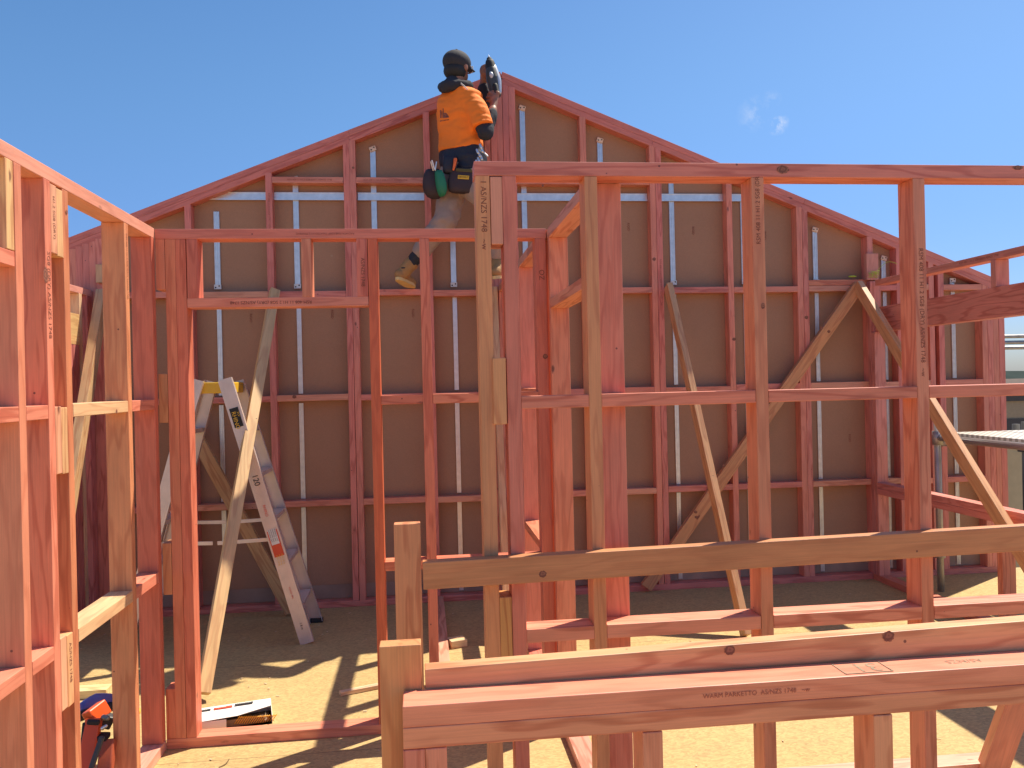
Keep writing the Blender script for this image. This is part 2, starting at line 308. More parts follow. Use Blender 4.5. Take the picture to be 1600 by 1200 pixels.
# board sheets behind, one per storey band
bm = bmesh.new()
pts = [(-2.75, 0.03), (4.73, .03), (4.73, rz(4.73)-.02), (PK[0], PK[1]-.02), (-2.75, rz(-2.75)-.02)]
f0 = [bm.verts.new((x, BY+BD+.001, z)) for x, z in pts]; f1 = [bm.verts.new((x, BY+BD+.013, z)) for x, z in pts]
bm.faces.new(f0); bm.faces.new(f1[::-1])
for i in range(5): bm.faces.new((f0[i], f0[(i+1) % 5], f1[(i+1) % 5], f1[i]))
bmesh.ops.recalc_face_normals(bm, faces=bm.faces); put('wall_board', bm_mesh(bm), M_BOARD, gw)
M_PAPER = simple('pale flashing', (.34, .24, .18), .8, var=.25, scale=5)
put('base_flashing', box_mesh(7.3, .002, .10, 0), M_PAPER, gw, Matrix.Translation((1.0, BY+BD-.003, .10)), label='pale strip along the foot of the board')
def hchan(x, z0, z1, wd=.040):
    """H-section joint strip with two ribs"""
    bm = bmesh.new()
    for (cx, cy, w, h) in ((0, 0, wd, .003), (-wd*.36, -.004, .004, .006), (wd*.36, -.004, .004, .006), (0, -.004, .004, .006)):
        r = bmesh.ops.create_cube(bm, size=1)['verts']; bmesh.ops.scale(bm, vec=(w, h, z1-z0), verts=r); bmesh.ops.translate(bm, vec=(cx, cy, 0), verts=r)
    return put('joint_strip', bm_mesh(bm), M_STEEL, gw, Matrix.Translation((x, BY+BD-.006, (z0+z1)/2)))
M_BRK = simple('cream plastic', (.80, .62, .48), .5); M_HOLE = simple('dark hole', (.02, .02, .02), .9)
def bracket(x, z, rot, m):
    bm = bmesh.new(); r = bmesh.ops.create_cube(bm, size=1)['verts']; bmesh.ops.scale(bm, vec=(.05, .012, .035), verts=r)
    bmesh.ops.bevel(bm, geom=bm.edges[:], offset=.002, segments=1, affect='EDGES')
    M = Matrix.Translation((x, BY+BD-.016, z)) @ Matrix.Rotation(rot, 4, 'Y')
    o = put('strip_bracket', bm_mesh(bm), m, gw, M)
    bm = bmesh.new()
    for hx, hz in ((-.013, -.005), (.012, .006)):
        v = bmesh.ops.create_circle(bm, segments=12, radius=.0055, cap_ends=True)['verts']
        bmesh.ops.rotate(bm, matrix=Matrix.Rotation(math.pi/2, 3, 'X'), verts=v); bmesh.ops.translate(bm, vec=(hx, -.0068, hz), verts=v)
    h = put('screw_hole', bm_mesh(bm), M_HOLE, None, Matrix.Identity(4)); h.parent = o
    return o
SX = [-1.477, -.905, -.332, .252, .805, 1.406, 1.967, 2.547, 3.141, 3.719, 4.309]
for i, x in enumerate(SX):
    top = ucut(x)-.10
    zb = 2.365
    hchan(x, zb, min(top, 4)); bracket(x, zb+.012, 0, M_WHITE)
    if top > 3.15 or i in (8, 9, 10): bracket(x, top+.012, math.radians(-20 if x < .64 else 18), M_BRK)
    for z0, z1 in ((1.58, 2.285), (.80, 1.51), (.06, .735)):
        hchan(x+.004, z0, z1, .033)
for a, b in ((-1.60, -1.11), (-1.058, -.55), (-.45, .044), (.74, 1.23), (1.282, 1.77), (1.866, 2.38), (2.43, 2.60)):
    bm = bmesh.new()
    for (cz, cy, w, h) in ((.008, 0, .050, .003), (-.020, -.005, .012, .010), (.030, -.004, .004, .006)):
        r = bmesh.ops.create_cube(bm, size=1)['verts']; bmesh.ops.scale(bm, vec=(b-a, h, w), verts=r); bmesh.ops.translate(bm, vec=(0, cy, cz), verts=r)
    put('joint_strip', bm_mesh(bm), M_STEEL, gw, Matrix.Translation(((a+b)/2, BY+BD-.016, 3.04)))
for x, z in ((1.62, 2.85), (2.14, 2.82), (.36, 3.3), (2.73, 2.78), (-1.25, 2.18), (-.66, 2.2), (-.06, 2.2), (3.35, 2.85), (1.55, 1.2), (2.72, 1.2), (3.4, 1.15)):
    stamp('RIGID', .025, (x, BY+BD-.0005, z), (0, 0, -1), (0, -1, 0), gw, M_INK)
for a, z in ((-.95, 3.148), (-.40, 3.148), (1.36, 3.148)): stamp(GRADE, .018, (a, BY, z), (1, 0, 0), (0, -1, 0), gw, M_INKF)
stamp(GRADE, .018, (-1.084, BY, 3.05), (0, 0, -1), (0, -1, 0), gw, M_INKF); stamp(GRADE, .02, (1.842, BY, 2.55), (0, 0, -1), (0, -1, 0), gw, M_INKF)
# ================================================================== middle wall with the doorway
MY = 3.745
mw = thing('door_wall', 'pink framed wall with a doorway and small panes above its lintel, in front of the ladder', 'timber wall', (-.3, MY, 0))
def mb(n, x0, x1, z0, z1, tint=None, y0=MY, y1=MY+.09): return bar(n, x0, x1, y0, y1, z0, z1, mw, tint)
mb('top_plate', -1.19, .602, 2.31, 2.355, (.68, .22, .165)); mb('bottom_plate', -1.19, .602, 0, HT, (.70, .26, .18))
for z0, z1 in ((2.08, 2.31), (1.478, 1.70), (.699, .933), (.046, .273)): mb('timber_block', -1.188, -1.148, z0, z1, vary(BROWN) if z0 in (1.478, .699) else None)
for x in (-1.147, -1.101): mb('stud', x, x+.045, HT, 2.31)
mb('jack_stud', -1.052, -1.005, 2.04, 2.31); mb('jack_stud', -.543, -.498, 2.04, 2.31, (.68, .28, .18)); mb('jack_stud', -.292, -.242, 2.04, 2.31)
mb('door_lintel', -1.055, -.241, 1.996, 2.041, (.68, .26, .20)); mb('stud', -.240, -.195, HT, 2.31, (.62, .15, .07))
mb('stud', 0.0, .046, HT, 2.31, (.68, .22, .15)); mb('stud', .547, .60, HT, 2.31, (.58, .17, .12))
for a, b in ((-.195, 0), (.046, .547)):
    mb('nogging', a, b, 1.534, 1.578); mb('nogging', a, b, .757, .801)
stamp(GRADE, .0205, (-.50, MY, 2.018), (-1, 0, 0), (0, -1, 0), mw); stamp('RADIATA PINE LOSP TREATED H1.2 FRAMING', .013, (-.30, MY, 2.333), (-1, 0, 0), (0, -1, 0), mw, M_INKF)
stamp('AS/NZS 1748', .024, (-.265, MY, 2.22), (0, 0, -1), (0, -1, 0), mw); stamp('OZ', .035, (.575, MY, 2.16), (0, 0, -1), (0, -1, 0), mw)
# ================================================================== left wall
LX0, LX1 = -1.28, -1.19
lw = thing('side_wall', 'pink framed wall running towards the camera along the left edge', 'timber wall', (LX0+.045, 3.0, 0))
def lb(n, y0, y1, z0, z1, tint=None, x0=LX0, x1=LX1): return bar(n, x0, x1, y0, y1, z0, z1, lw, tint)
lb('top_plate', 1.9, 3.745, 2.312, 2.358, (.76, .33, .25)); lb('bottom_plate', 1.9, 3.745, 0, HT, (.74, .36, .30))
LP = (.72, .25, .175)
lb('jack_stud', 2.452, 2.497, 2.045, 2.312, PALE); lb('nogging', 1.95, 2.497, 1.998, 2.044, LP)
for y, c in ((2.500, (.66, .25, .165)), (2.687, LP), (2.823, (.64, .235, .13)), (3.378, (.66, .275, .145)), (3.700, (.66, .18, .12))): lb('stud', y, y+.0445, HT, 2.312, vary(c, .03))
for z0, z1 in ((2.08, 2.307), (1.357, 1.579), (.584, .823)):
    lb('timber_block', 2.732, 2.776, z0, z1, vary((.74, .38, .25))); lb('timber_block', 2.777, 2.822, z0-.004, z1-.004, vary((.76, .42, .23)))
for a, b, t in ((2.545, 2.687, LP), (2.868, 3.378, (.76, .48, .29)), (3.423, 3.70, LP), (1.95, 2.50, LP)):
    lb('nogging', a, b, 1.54, 1.585, t); lb('nogging', a, b, .768, .814, t)
stamp('SG8 (DRY) AS/NZS 1748', .027, (LX1, 2.709, 2.08), (0, 0, -1), (1, 0, 0), lw); stamp(GRADE, .015, (LX1, 3.40, 2.27), (0, 0, -1), (1, 0, 0), lw)
stamp('H1.2 SG8 (DRY)', .021, (LX1, 2.755, 2.27), (0, 0, -1), (1, 0, 0), lw); stamp('AS/NZS 1748', .024, (LX1, 2.80, .79), (0, 0, -1), (1, 0, 0), lw)
# ================================================================== front wall
FY = 2.6
fw = thing('front_wall', 'pink framed wall with a high top plate crossing the right half of the view', 'timber wall', (1.2, FY, 0))
def fb(n, x0, x1, z0, z1, tint=None): return bar(n, x0, x1, FY, FY+.09, z0, z1, fw, tint)
fb('top_plate', .183, 3.0, 2.305, 2.352, (.64, .215, .18)); fb('bottom_plate', .183, 3.0, 0, HT)
fb('stud', .188, .234, HT, 2.305, (.63, .285, .145)); fb('stud', .276, .322, HT, 2.305, (.63, .20, .155))
fb('timber_block', .2355, .2745, 2.078, 2.302, (.62, .27, .20)); fb('timber_block', .2355, .2745, .68, .917, (.60, .30, .11))
bar('timber_block', .228, .272, FY-.012, FY+.078, 1.486, 1.705, fw, (.68, .33, .16))
fb('stud', .550, .593, HT, 2.305, (.62, .275, .145)); fb('stud', 1.130, 1.175, HT, 2.305, (.64, .26, .16)); fb('stud', 1.718, 1.763, HT, 2.305, (.64, .25, .17)); fb('stud', 2.30, 2.345, HT, 2.305)
for a, b in ((.322, .550), (.593, 1.130), (1.175, 1.718), (1.763, 2.30)):
    fb('nogging', a, b, 1.534+.001*random.random(), 1.577, vary((.67, .22, .155))); fb('nogging', a, b, .760, .806, vary((.72, .28, .20)))
stamp('1 AS/NZS 1748   ~w', .027, (.212, FY, 2.29), (0, 0, -1), (0, -1, 0), fw)
stamp('RSM 408 11 H1.2 SG8 (DR', .021, (1.152, FY, 2.075), (0, 0, 1), (0, -1, 0), fw)
stamp('RSM 408 11 H1.2 SG8 (DRY) AS/NZS 1748   ~w', .0225, (1.742, FY, 2.06), (0, 0, -1), (0, -1, 0), fw)
# ================================================================== short cross walls
sw = thing('return_wall', 'short pink framed wall running back from the front wall to the door wall', 'timber wall', (.65, 3.2, 0))
def sb(p, n, x0, y0, y1, z0, z1, tint=None, w=.09): return bar(n, x0, x0+w, y0, y1, z0, z1, p, tint)
SXA = .606
sb(sw, 'top_plate', SXA, 2.692, 3.835, 2.305, 2.352, (.60, .28, .22)); sb(sw, 'bottom_plate', SXA, 2.692, 3.835, 0, HT, (.70, .32, .26))
sb(sw, 'stud', SXA, 2.692, 2.737, HT, 2.305, (.66, .24, .19)); sb(sw, 'stud', SXA, 3.70, 3.745, HT, 2.305, (.70, .28, .19)); sb(sw, 'stud', SXA, 3.79, 3.835, HT, 2.305)
sb(sw, 'door_lintel', SXA, 2.737, 3.70, 1.97, 2.015, (.66, .30, .22))
s2 = thing('partition_wall', 'pink framed partition wall running from the door wall back to the gable wall', 'timber wall', (.62, 4.9, 0))
SXB = .578
sb(s2, 'top_plate', SXB, 3.837, 5.948, 2.305, 2.35, (.62, .28, .22)); sb(s2, 'bottom_plate', SXB, 3.837, 5.948, 0, HT)
for y in (4.65, 5.25, 5.86): sb(s2, 'stud', SXB, y, y+.045, HT, 2.305, (.68, .25, .20))
for y0, y1 in ((3.837, 4.65), (4.695, 5.25), (5.295, 5.86)):
    sb(s2, 'nogging', SXB, y0, y1, 1.545, 1.59); sb(s2, 'nogging', SXB, y0, y1, .765, .81)
# left far side wall
w4 = thing('far_side_wall', 'dark red framed wall meeting the left end of the gable wall', 'timber wall', (-2.36, 5.2, 0))
for n, y0, y1, z0, z1, t in (('top_plate', 3.9, 5.94, 2.305, 2.35, (.72, .32, .28)), ('bottom_plate', 3.9, 5.94, 0, HT, None), ('lintel', 3.95, 5.72, 1.95, 2.16, (.70, .46, .22)),
                             ('nogging', 5.0, 5.35, .72, .765, None), ('stud', 5.895, 5.94, HT, 2.305, None), ('stud', 5.85, 5.894, HT, 2.305, None), ('jack_stud', 5.72, 5.765, HT, 2.305, (.76, .50, .34)),
                             ('stud', 5.66, 5.705, HT, 1.95, None), ('stud', 5.61, 5.655, HT, 1.95, None), ('stud', 5.56, 5.605, HT, 1.95, None), ('stud', 5.51, 5.555, HT, 1.95, None), ('stud', 5.46, 5.505, HT, 1.95, None), ('stud', 5.40, 5.445, HT, 1.95, None), ('stud', 5.355, 5.399, HT, 1.95, None), ('stud', 4.6, 4.645, HT, 1.95, None)):
    bar(n, -2.41, -2.32, y0, y1, z0, z1, w4, t or vary((.58, .19, .19)))
# right window wall
RX = 3.52
rw = thing('window_wall', 'pink framed wall with a wide window opening and deep lintel on the right', 'timber wall', (RX+.045, 4.8, 0))
def rb(n, y0, y1, z0, z1, tint=None): return bar(n, RX, RX+.09, y0, y1, z0, z1, rw, tint)
rb('top_plate', 2.6, 5.83, 2.315, 2.36, (.62, .24, .19)); rb('lintel', 2.6, 5.84, 1.955, 2.145, (.66, .24, .19))
rb('sill_plate', 2.6, 5.86, .732, .777, (.66, .24, .22)); rb('sill_plate', 2.6, 5.86, .686, .731, (.64, .22, .20))
rb('bottom_plate', 2.6, 5.945, 0, HT)
rb('stud', 5.90, 5.945, HT, 2.36, (.62, .24, .22)); rb('stud', 5.855, 5.898, HT, 1.955, (.66, .25, .22))
for y in (4.52, 3.7): rb('jack_stud', y, y+.045, 2.146, 2.315, (.60, .25, .21)); rb('jack_stud', y, y+.045, HT, .686)
stamp(GRADE, .02, (RX, 4.85, 2.337), (0, -1, 0), (-1, 0, 0), rw, M_INKF)
# ================================================================== low wall and rails in front
low = thing('low_wall', 'low pink stairwell wall with doubled top plates nearest the camera', 'timber wall', (.8, 1.75, 0))
LY = 1.70
bar('top_plate', -.059, 2.6, LY, LY+.09, .894, .939, low, (.72, .255, .175)); bar('top_plate', -.059, 2.6, LY, LY+.09, .848, .893, low, (.68, .26, .165)); bar('bottom_plate', -.059, 2.6, LY, LY+.09, 0, HT, low)
for x, c in ((-.059, (.64, .20, .16)), (-.012, (.68, .24, .18)), (.462, (.68, .26, .18)), (1.0, (.70, .30, .19)), (1.60, (.68, .28, .2)), (2.2, None)): bar('stud', x, x+.0455, LY, LY+.09, HT, .847, low, c)
stamp('WARM PARKETTO  AS/NZS 1748   ~w', .015, (.60, LY, .917), (1, 0, 0), (0, -1, 0), low, M_INKF)
stamp('31', .07, (1.045, LY+.048, .939), (-1, 0, 0), (0, 0, 1), low, M_INKG)
bx = bmesh.new()
for (cx, cy, w, h) in ((0, .032, .115, .003), (0, -.032, .115, .003), (.057, 0, .003, .064), (-.057, 0, .003, .064)):
    r = bmesh.ops.create_cube(bx, size=1)['verts']; bmesh.ops.scale(bx, vec=(w, h, .0008), verts=r); bmesh.ops.translate(bx, vec=(cx, cy, 0), verts=r)
put('printed_stamp', bm_mesh(bx), M_INKG, low, Matrix.Translation((1.0, LY+.045, .9405)))
stamp('AS/NZS', .028, (1.30, LY+.045, .939), (-1, 0, 0), (0, 0, 1), low, M_INKG)
nr = thing('guard_rail', 'near timber guard rail with a short upright, resting behind the doubled top plates', 'guard rail', (.7, 1.81, 0), 'timber guard rails')
bar('upright', -.110, -.017, 1.792, 1.837, 0, 1.04, nr, (.64, .285, .13))
beam('rail', (-.010, 1.814, .938), (2.6, 1.814, .985), .045, .09, (0, 0, 1), nr, (.70, .36, .20))
fr = thing('guard_rail', 'farther timber guard rail nailed across the front wall studs with a taller upright', 'guard rail', (.9, 2.577, 0), 'timber guard rails')
bar('upright', -.102, -.018, 2.552, 2.597, 0, 1.18, fr, (.66, .28, .145))
beam('rail', (-.014, 2.5765, 1.010), (2.9, 2.5765, 1.047), .045, .088, (0, 0, 1), fr, (.56, .25, .12))
knot(848, 897, 1, 2.554, .011, (0, -1, 0), fr); knot(1140, 1016, 1, 1.7915, .011, (0, -1, 0), nr); knot(1388, 994, 1, 1.7915, .013, (0, -1, 0), nr)
knot(1223, 265, 1, FY, .014, (0, -1, 0), fw, 1.5); knot(1590, 262, 1, FY, .008, (0, -1, 0), fw, 2.5); knot(1192, 478, 1, FY, .010, (0, -1, 0), fw, .7)
knot(71, 430, 0, LX1, .016, (1, 0, 0), lw, 1.6); knot(104, 331, 0, LX1, .007, (1, 0, 0), lw, 1); knot(182, 643, 0, LX1, .007, (1, 0, 0), lw, 1.3); knot(852, 557, 1, MY, .012, (0, -1, 0), mw, 1)
for px, py in ((1295, 518), (1283, 513), (1130, 727), (1087, 800), (1088, 808)): knot(px, py, 1, BY-.0495, .011, (0, -1, 0), gw)
for px, py, rr in ((1010, 620, .01), (1260, 496, .013), (1022, 405, .012), (1147, 530, .012), (460, 620, .012), (432, 770, .014), (552, 262, .008), (848, 290, .008)): knot(px, py, 1, BY, rr, (0, -1, 0), gw, 1.2)
fr2 = bar('floor_plate', .028, .118, 3.84, 5.945, .001, .046, None, (.70, .36, .27)); tag(fr2, 'loose timber plate lying on the floor between door wall and gable wall', 'timber plate')
q1 = at(1541, 1174, 2, .046); fr3 = bar('floor_plate', q1.x-1.15, q1.x, q1.y-.09, q1.y, .001, .046, None, (.76, .42, .34)); tag(fr3, 'pale pink timber plate lying on the floor behind the front wall studs', 'timber plate')
# ================================================================== braces
def brace(p0, p1, w, h, up, tint, label, roll=0):
    o = beam('timber_brace', p0, p1, w, h, up, None, tint, jit=False)
    if roll: o.matrix_basis = o.matrix_basis @ Matrix.Rotation(math.radians(roll), 4, 'X')
    tag(o, label, 'timber brace', 'diagonal timber braces'); return o
TB = (.64, .36, .19)
brace((3.44, BY-.026, 2.33), (1.66, BY-.026, .035), .09, .045, (0, 1, 0), (.60, .29, .15), 'brown diagonal brace flat against the gable wall right of the narrow pale brace')
brace((3.42, 5.90, 2.33), (3.45, 3.76, .02), .045, .09, (0, -1, .9), (.66, .35, .185), 'long brace leaning out from the gable wall beside the window wall at right')
brace((1.885, 5.90, 2.34), (1.96, 4.74, .02), .045, .09, (0, -1, .5), TB, 'narrow pale brace leaning between the two tall studs of the front wall')
brace((-1.045, 5.88, 2.33), (-1.17, 4.28, .045), .068, .05, (0, -1, .5), (.64, .42, .22), 'pale brace in front of the stepladder leaning back to the gable wall', -28)
a = PY(268, 612, 5.90); b = PY(456, 952, 5.80)
brace(a, (b.x, 5.80, .03), .09, .045, (0, 1, 0), (.50, .29, .14), 'dark brown brace crossing behind the stepladder to the floor')
f = at(62, 1075, 2, 0.02)
brace((-2.235, 5.90, 2.33), f, .06, .09, (0, -1, .5), (.58, .37, .21), 'weathered brace glimpsed through the left wall studs')
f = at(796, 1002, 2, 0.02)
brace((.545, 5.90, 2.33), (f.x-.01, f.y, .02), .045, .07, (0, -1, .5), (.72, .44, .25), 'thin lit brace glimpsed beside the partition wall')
p0 = PY(1592, 1085, 2.95); p1 = PY(1548, 1230, 2.95)
brace(p0, (p1.x, 2.95, 0.01), .09, .07, (0, 1, 0), (.70, .33, .19), 'short orange prop leaning under the near guard rail at lower right', 20)
# ================================================================== stepladder
ld = thing('stepladder', 'aluminium double sided stepladder with yellow top cap and stickers', 'stepladder', (-1.35, 5.35, 0))
M_YEL = simple('yellow plastic', (.75, .45, .03), .45); M_RED = simple('red label', (.70, .08, .03), .5); M_LAB = simple('white label', (.72, .70, .68), .5)
YN, YF = 5.17, 5.58
top_r = PY(351, 603, YN); ft_r = at(487, 996, 2, 0.0)
TX, TZ = top_r.x, 1.69; FXR = ft_r.x-.01
AX = TX-.085                                     # mirror axis
def channel(p0, p1, w, d, name, parent, outy, m=M_ALU):
    """C-section stile: web w wide facing outy, flanges d deep"""
    p0 = Vector(p0); p1 = Vector(p1); L = (p1-p0).length; bm = bmesh.new()
    for (cx, cy, sx, sy) in ((0, 0, w, .003), (w/2-.0015, -outy*d/2, .003, d), (-w/2+.0015, -outy*d/2, .003, d)):
        r = bmesh.ops.create_cube(bm, size=1)['verts']; bmesh.ops.scale(bm, vec=(L, sx, sy), verts=r); bmesh.ops.translate(bm, vec=(0, cx, cy), verts=r)
    for k in range(-2, 3):
        r = bmesh.ops.create_cube(bm, size=1)['verts']; bmesh.ops.scale(bm, vec=(L, .003, .0016), verts=r); bmesh.ops.translate(bm, vec=(0, k*w/6, outy*.002), verts=r)
    return put(name, bm_mesh(bm), m, parent, frame(p0, p1, Vector((0, 1, 0))))
for s in (1, -1):
    tx = AX+s*.085; fx = AX+s*(FXR-AX)
    st_n = channel((tx, YN, TZ), (fx, YN-.03, .004), .085, .03, 'stile', ld, -1); st_f = channel((tx, YF-.05, TZ-.01), (fx, YF+.03, .004), .085, .03, 'stile', ld, 1)
    dx, dz = fx-tx, -TZ
    for k in range(1, 6):
        t = k/6+.03; x = tx+dx*t; z = TZ+dz*t
        put('tread', box_mesh(YF-YN-.03-.02+t*.05, .075, .028, .002), M_ALU, ld, Matrix.Translation((x, (YN+YF)/2-.02, z)) @ Matrix.Rotation(math.pi/2, 4, 'Z'))
    put('foot_pad', box_mesh(.085, .04, .03, .004), M_BLACK, ld, Matrix.Translation((fx, YF+.03, .015)))
put('top_cap', box_mesh(.215, YF-YN-.09, .07, .006), M_YEL, ld, Matrix.Translation((AX+.015, (YN+YF)/2-.012, TZ-.055)))
for yy, zz in ((YN+.02, .66), (YF-.05, .735)):
    xr = AX+(.085+(FXR-AX-.085)*(1-zz/TZ)); xl = 2*AX-xr
    put('spreader_bar', box_mesh((xr-xl)*.46, .004, .024, .001), M_ALU, ld, Matrix.Translation((xl+(xr-xl)*.25, yy, zz)) @ Matrix.Rotation(.03, 4, 'Y'))
    put('spreader_bar', box_mesh((xr-xl)*.46, .004, .024, .001), M_ALU, ld, Matrix.Translation((xr-(xr-xl)*.25, yy-.006, zz)) @ Matrix.Rotation(-.03, 4, 'Y'))
def on_stile(t, w, h, m, name, off=0, dy=-.0055, label=None):
    p0 = Vector((AX+.085, YN, TZ)); p1 = Vector((FXR, YN-.03, .004)); F = frame(p0, p1, Vector((0, 1, 0)))
    M = F.copy(); M.translation = p0+(p1-p0)*t
    return put(name, box_mesh(h, w, .001, 0), m, ld, M @ Matrix.Translation((0, off, dy)), label=label), M
st, MS = on_stile(.145, .055, .125, M_BLACK, 'sticker', label='black sticker with yellow lettering')
def stile_text(txt, t, size, off, m, flip=1, dy=-.0068):
    p0 = Vector((AX+.085, YN, TZ)); p1 = Vector((FXR, YN-.03, .004)); d = (p1-p0).normalized()
    side = Vector((0, -1, 0)).cross(d)
    stamp(txt, size, p0+(p1-p0)*t+side*off+Vector((0, dy+.001, 0)), d*flip, (0, -1, 0), ld, m, name='sticker_lettering')
stile_text('RHINO', .122, .036, -.008, M_YEL); stile_text('>>', .125, .03, .018, M_YEL)
on_stile(.62, .062, .17, M_RED, 'sticker', label='red and white warning sticker'); on_stile(.595, .05, .10, M_LAB, 'sticker', dy=-.0065)
for k in range(4): stile_text('WARNING SAFE USE', .567+.0*k, .011, -.018+.012*k, M_BLACK, dy=-.0075)
for k in range(3): stile_text('MAX 150 kg', .662, .013, -.016+.016*k, M_YEL, dy=-.007)
stile_text('RHINO', .475, .024, 0, M_RED, dy=-.006); stile_text('AS/NZS 1892', .785, .014, 0, M_RED, dy=-.006); stile_text('1.8 m', .92, .02, 0, M_BLACK, dy=-.006)
stile_text('120', .36, .05, 0, M_BLACK, dy=-.006)
# ================================================================== mesh tools for soft shapes
def ring_loft(bm, rings):
    """rings: list of lists of points, closed tube with capped ends"""
    rows = [[bm.verts.new(p) for p in r] for r in rings]; n = len(rows[0])
    for a, b in zip(rows[:-1], rows[1:]):
        for i in range(n): bm.faces.new((a[i], a[(i+1) % n], b[(i+1) % n], b[i]))
    bm.faces.new(rows[0][::-1]); bm.faces.new(rows[-1])
def smooth_path(P, R, k=6):
    P = [Vector(p) for p in P]; out = []; rad = []
    for i in range(len(P)-1):
        p0 = P[max(i-1, 0)]; p1 = P[i]; p2 = P[i+1]; p3 = P[min(i+2, len(P)-1)]
        for j in range(k):
            t = j/k; t2 = t*t; t3 = t2*t
            out.append(.5*((2*p1)+(-p0+p2)*t+(2*p0-5*p1+4*p2-p3)*t2+(-p0+3*p1-3*p2+p3)*t3)); rad.append(R[i]+(R[i+1]-R[i])*t)
    out.append(P[-1]); rad.append(R[-1]); return out, rad
def tube(bm, P, R, n=14, k=5, rounded=True):
    if not isinstance(R, (list, tuple)): R = [R]*len(P)
    C, Q = smooth_path(P, R, k)
    if rounded:
        d0 = (C[0]-C[1]).normalized(); d1 = (C[-1]-C[-2]).normalized(); r0, r1 = Q[0], Q[-1]
        C = [C[0]+d0*r0*.8, C[0]+d0*r0*.5]+C+[C[-1]+d1*r1*.5, C[-1]+d1*r1*.8]; Q = [r0*.45, r0*.85]+Q+[r1*.85, r1*.45]
    rings = []; u = None
    for i, c in enumerate(C):
        t = (C[min(i+1, len(C)-1)]-C[max(i-1, 0)]).normalized()
        if u is None: u = t.orthogonal().normalized()
        u = (u-t*u.dot(t)).normalized(); v = t.cross(u)
        rings.append([c+(u*math.cos(2*math.pi*j/n)+v*math.sin(2*math.pi*j/n))*Q[i] for j in range(n)])
    ring_loft(bm, rings)
def ell(bm, c, r, M=None, seg=20):
    q = bmesh.ops.create_uvsphere(bm, u_segments=seg, v_segments=seg//2+2, radius=1)['verts']
    bmesh.ops.scale(bm, vec=r, verts=q)
    if M: bmesh.ops.transform(bm, matrix=M.to_4x4(), verts=q)
    bmesh.ops.translate(bm, vec=Vector(c), verts=q)
def vox(bm, size, smooth=4, wr=0, wscale=14, stretch=None):
    me = bm_mesh(bm); o = bpy.data.objects.new('tmp', me); COL.objects.link(o)
    r = o.modifiers.new('r', 'REMESH'); r.mode = 'VOXEL'; r.voxel_size = size
    s = o.modifiers.new('s', 'SMOOTH'); s.iterations = smooth; s.factor = .5
    bpy.context.view_layer.update()
    m2 = bpy.data.meshes.new_from_object(o.evaluated_get(bpy.context.evaluated_depsgraph_get())); bpy.data.objects.remove(o)
    if wr:
        ns = [v.normal.copy() for v in m2.vertices]
        for v, n in zip(m2.vertices, ns):
            p = v.co*wscale
            if stretch: p = Vector((p.x*stretch[0], p.y*stretch[1], p.z*stretch[2]))
            v.co += n*wr*(noise.noise(p+noise.noise_vector(p*.5)*1.2)+.35*noise.noise(p*2.7))
    for p in m2.polygons: p.use_smooth = True
    return m2
# ================================================================== the carpenter
pe = thing('person', 'carpenter in orange shirt and black cap straddling the gable noggings', 'person', (.2, 5.7, 2.34))
M_SKIN = simple('skin', (.30, .135, .085), .5, var=.08); M_SHIRT = simple('orange hi-vis cotton', (1.0, .235, .02), .8, var=.05, scale=14, bump=.2)
M_HOOD = simple('black fleece', (.028, .030, .042), .9, bump=.3); M_TROU = simple('grey brown canvas', (.36, .265, .225), .85, var=.1, scale=18, bump=.25)
M_BOOT = simple('tan nubuck', (.40, .215, .08), .75, var=.12, scale=25); M_SOLE = simple('gum sole', (.78, .56, .24), .7); M_NAVY = simple('navy black nylon', (.016, .018, .034), .6, bump=.3)
M_CAP = simple('charcoal cap', (.032, .033, .043), .85, bump=.2)
FD = Vector((.62, .78, 0)); RT = Vector((.78, -.62, 0)); UP = Vector((0, 0, 1))      # facing, person's right
BASIS = Matrix((RT, FD, UP)).transposed()
def J(x, y, Y): return PY(x, y, Y)
TY = 5.68
def tor(bm, lv, n=28, p=2.3):
    rings = []
    for (x, y, a, d, *dy) in lv:
        c = J(x, y, TY+(dy[0] if dy else 0)); row = []
        for j in range(n):
            t = 2*math.pi*j/n; cs, sn = math.cos(t), math.sin(t)
            cs = math.copysign(abs(cs)**(2/p), cs); sn = math.copysign(abs(sn)**(2/p), sn)
            row.append(c+RT*(a*cs)+FD*(d*sn))
        rings.append(row)
    ring_loft(bm, rings)
sh_r = J(739, 157, 5.575); sh_l = J(698, 157, 5.80)
el_r = J(758, 209, 5.50); wr_r = J(770, 172, 5.58); hd_r = J(772.5, 155, 5.62)
el_l = J(760, 192, 5.82); wr_l = J(755, 134, 5.79); hd_l = J(756.5, 112, 5.75)
hip_r = J(734, 288, 5.60); hip_l = J(709, 290, 5.74); kn_l = J(697, 344, 5.66); an_l = J(643, 411, 5.78)
kn_r = J(776, 322, 5.46); an_r = J(779, 408, 5.62)
hc = J(714, 106, 5.67)
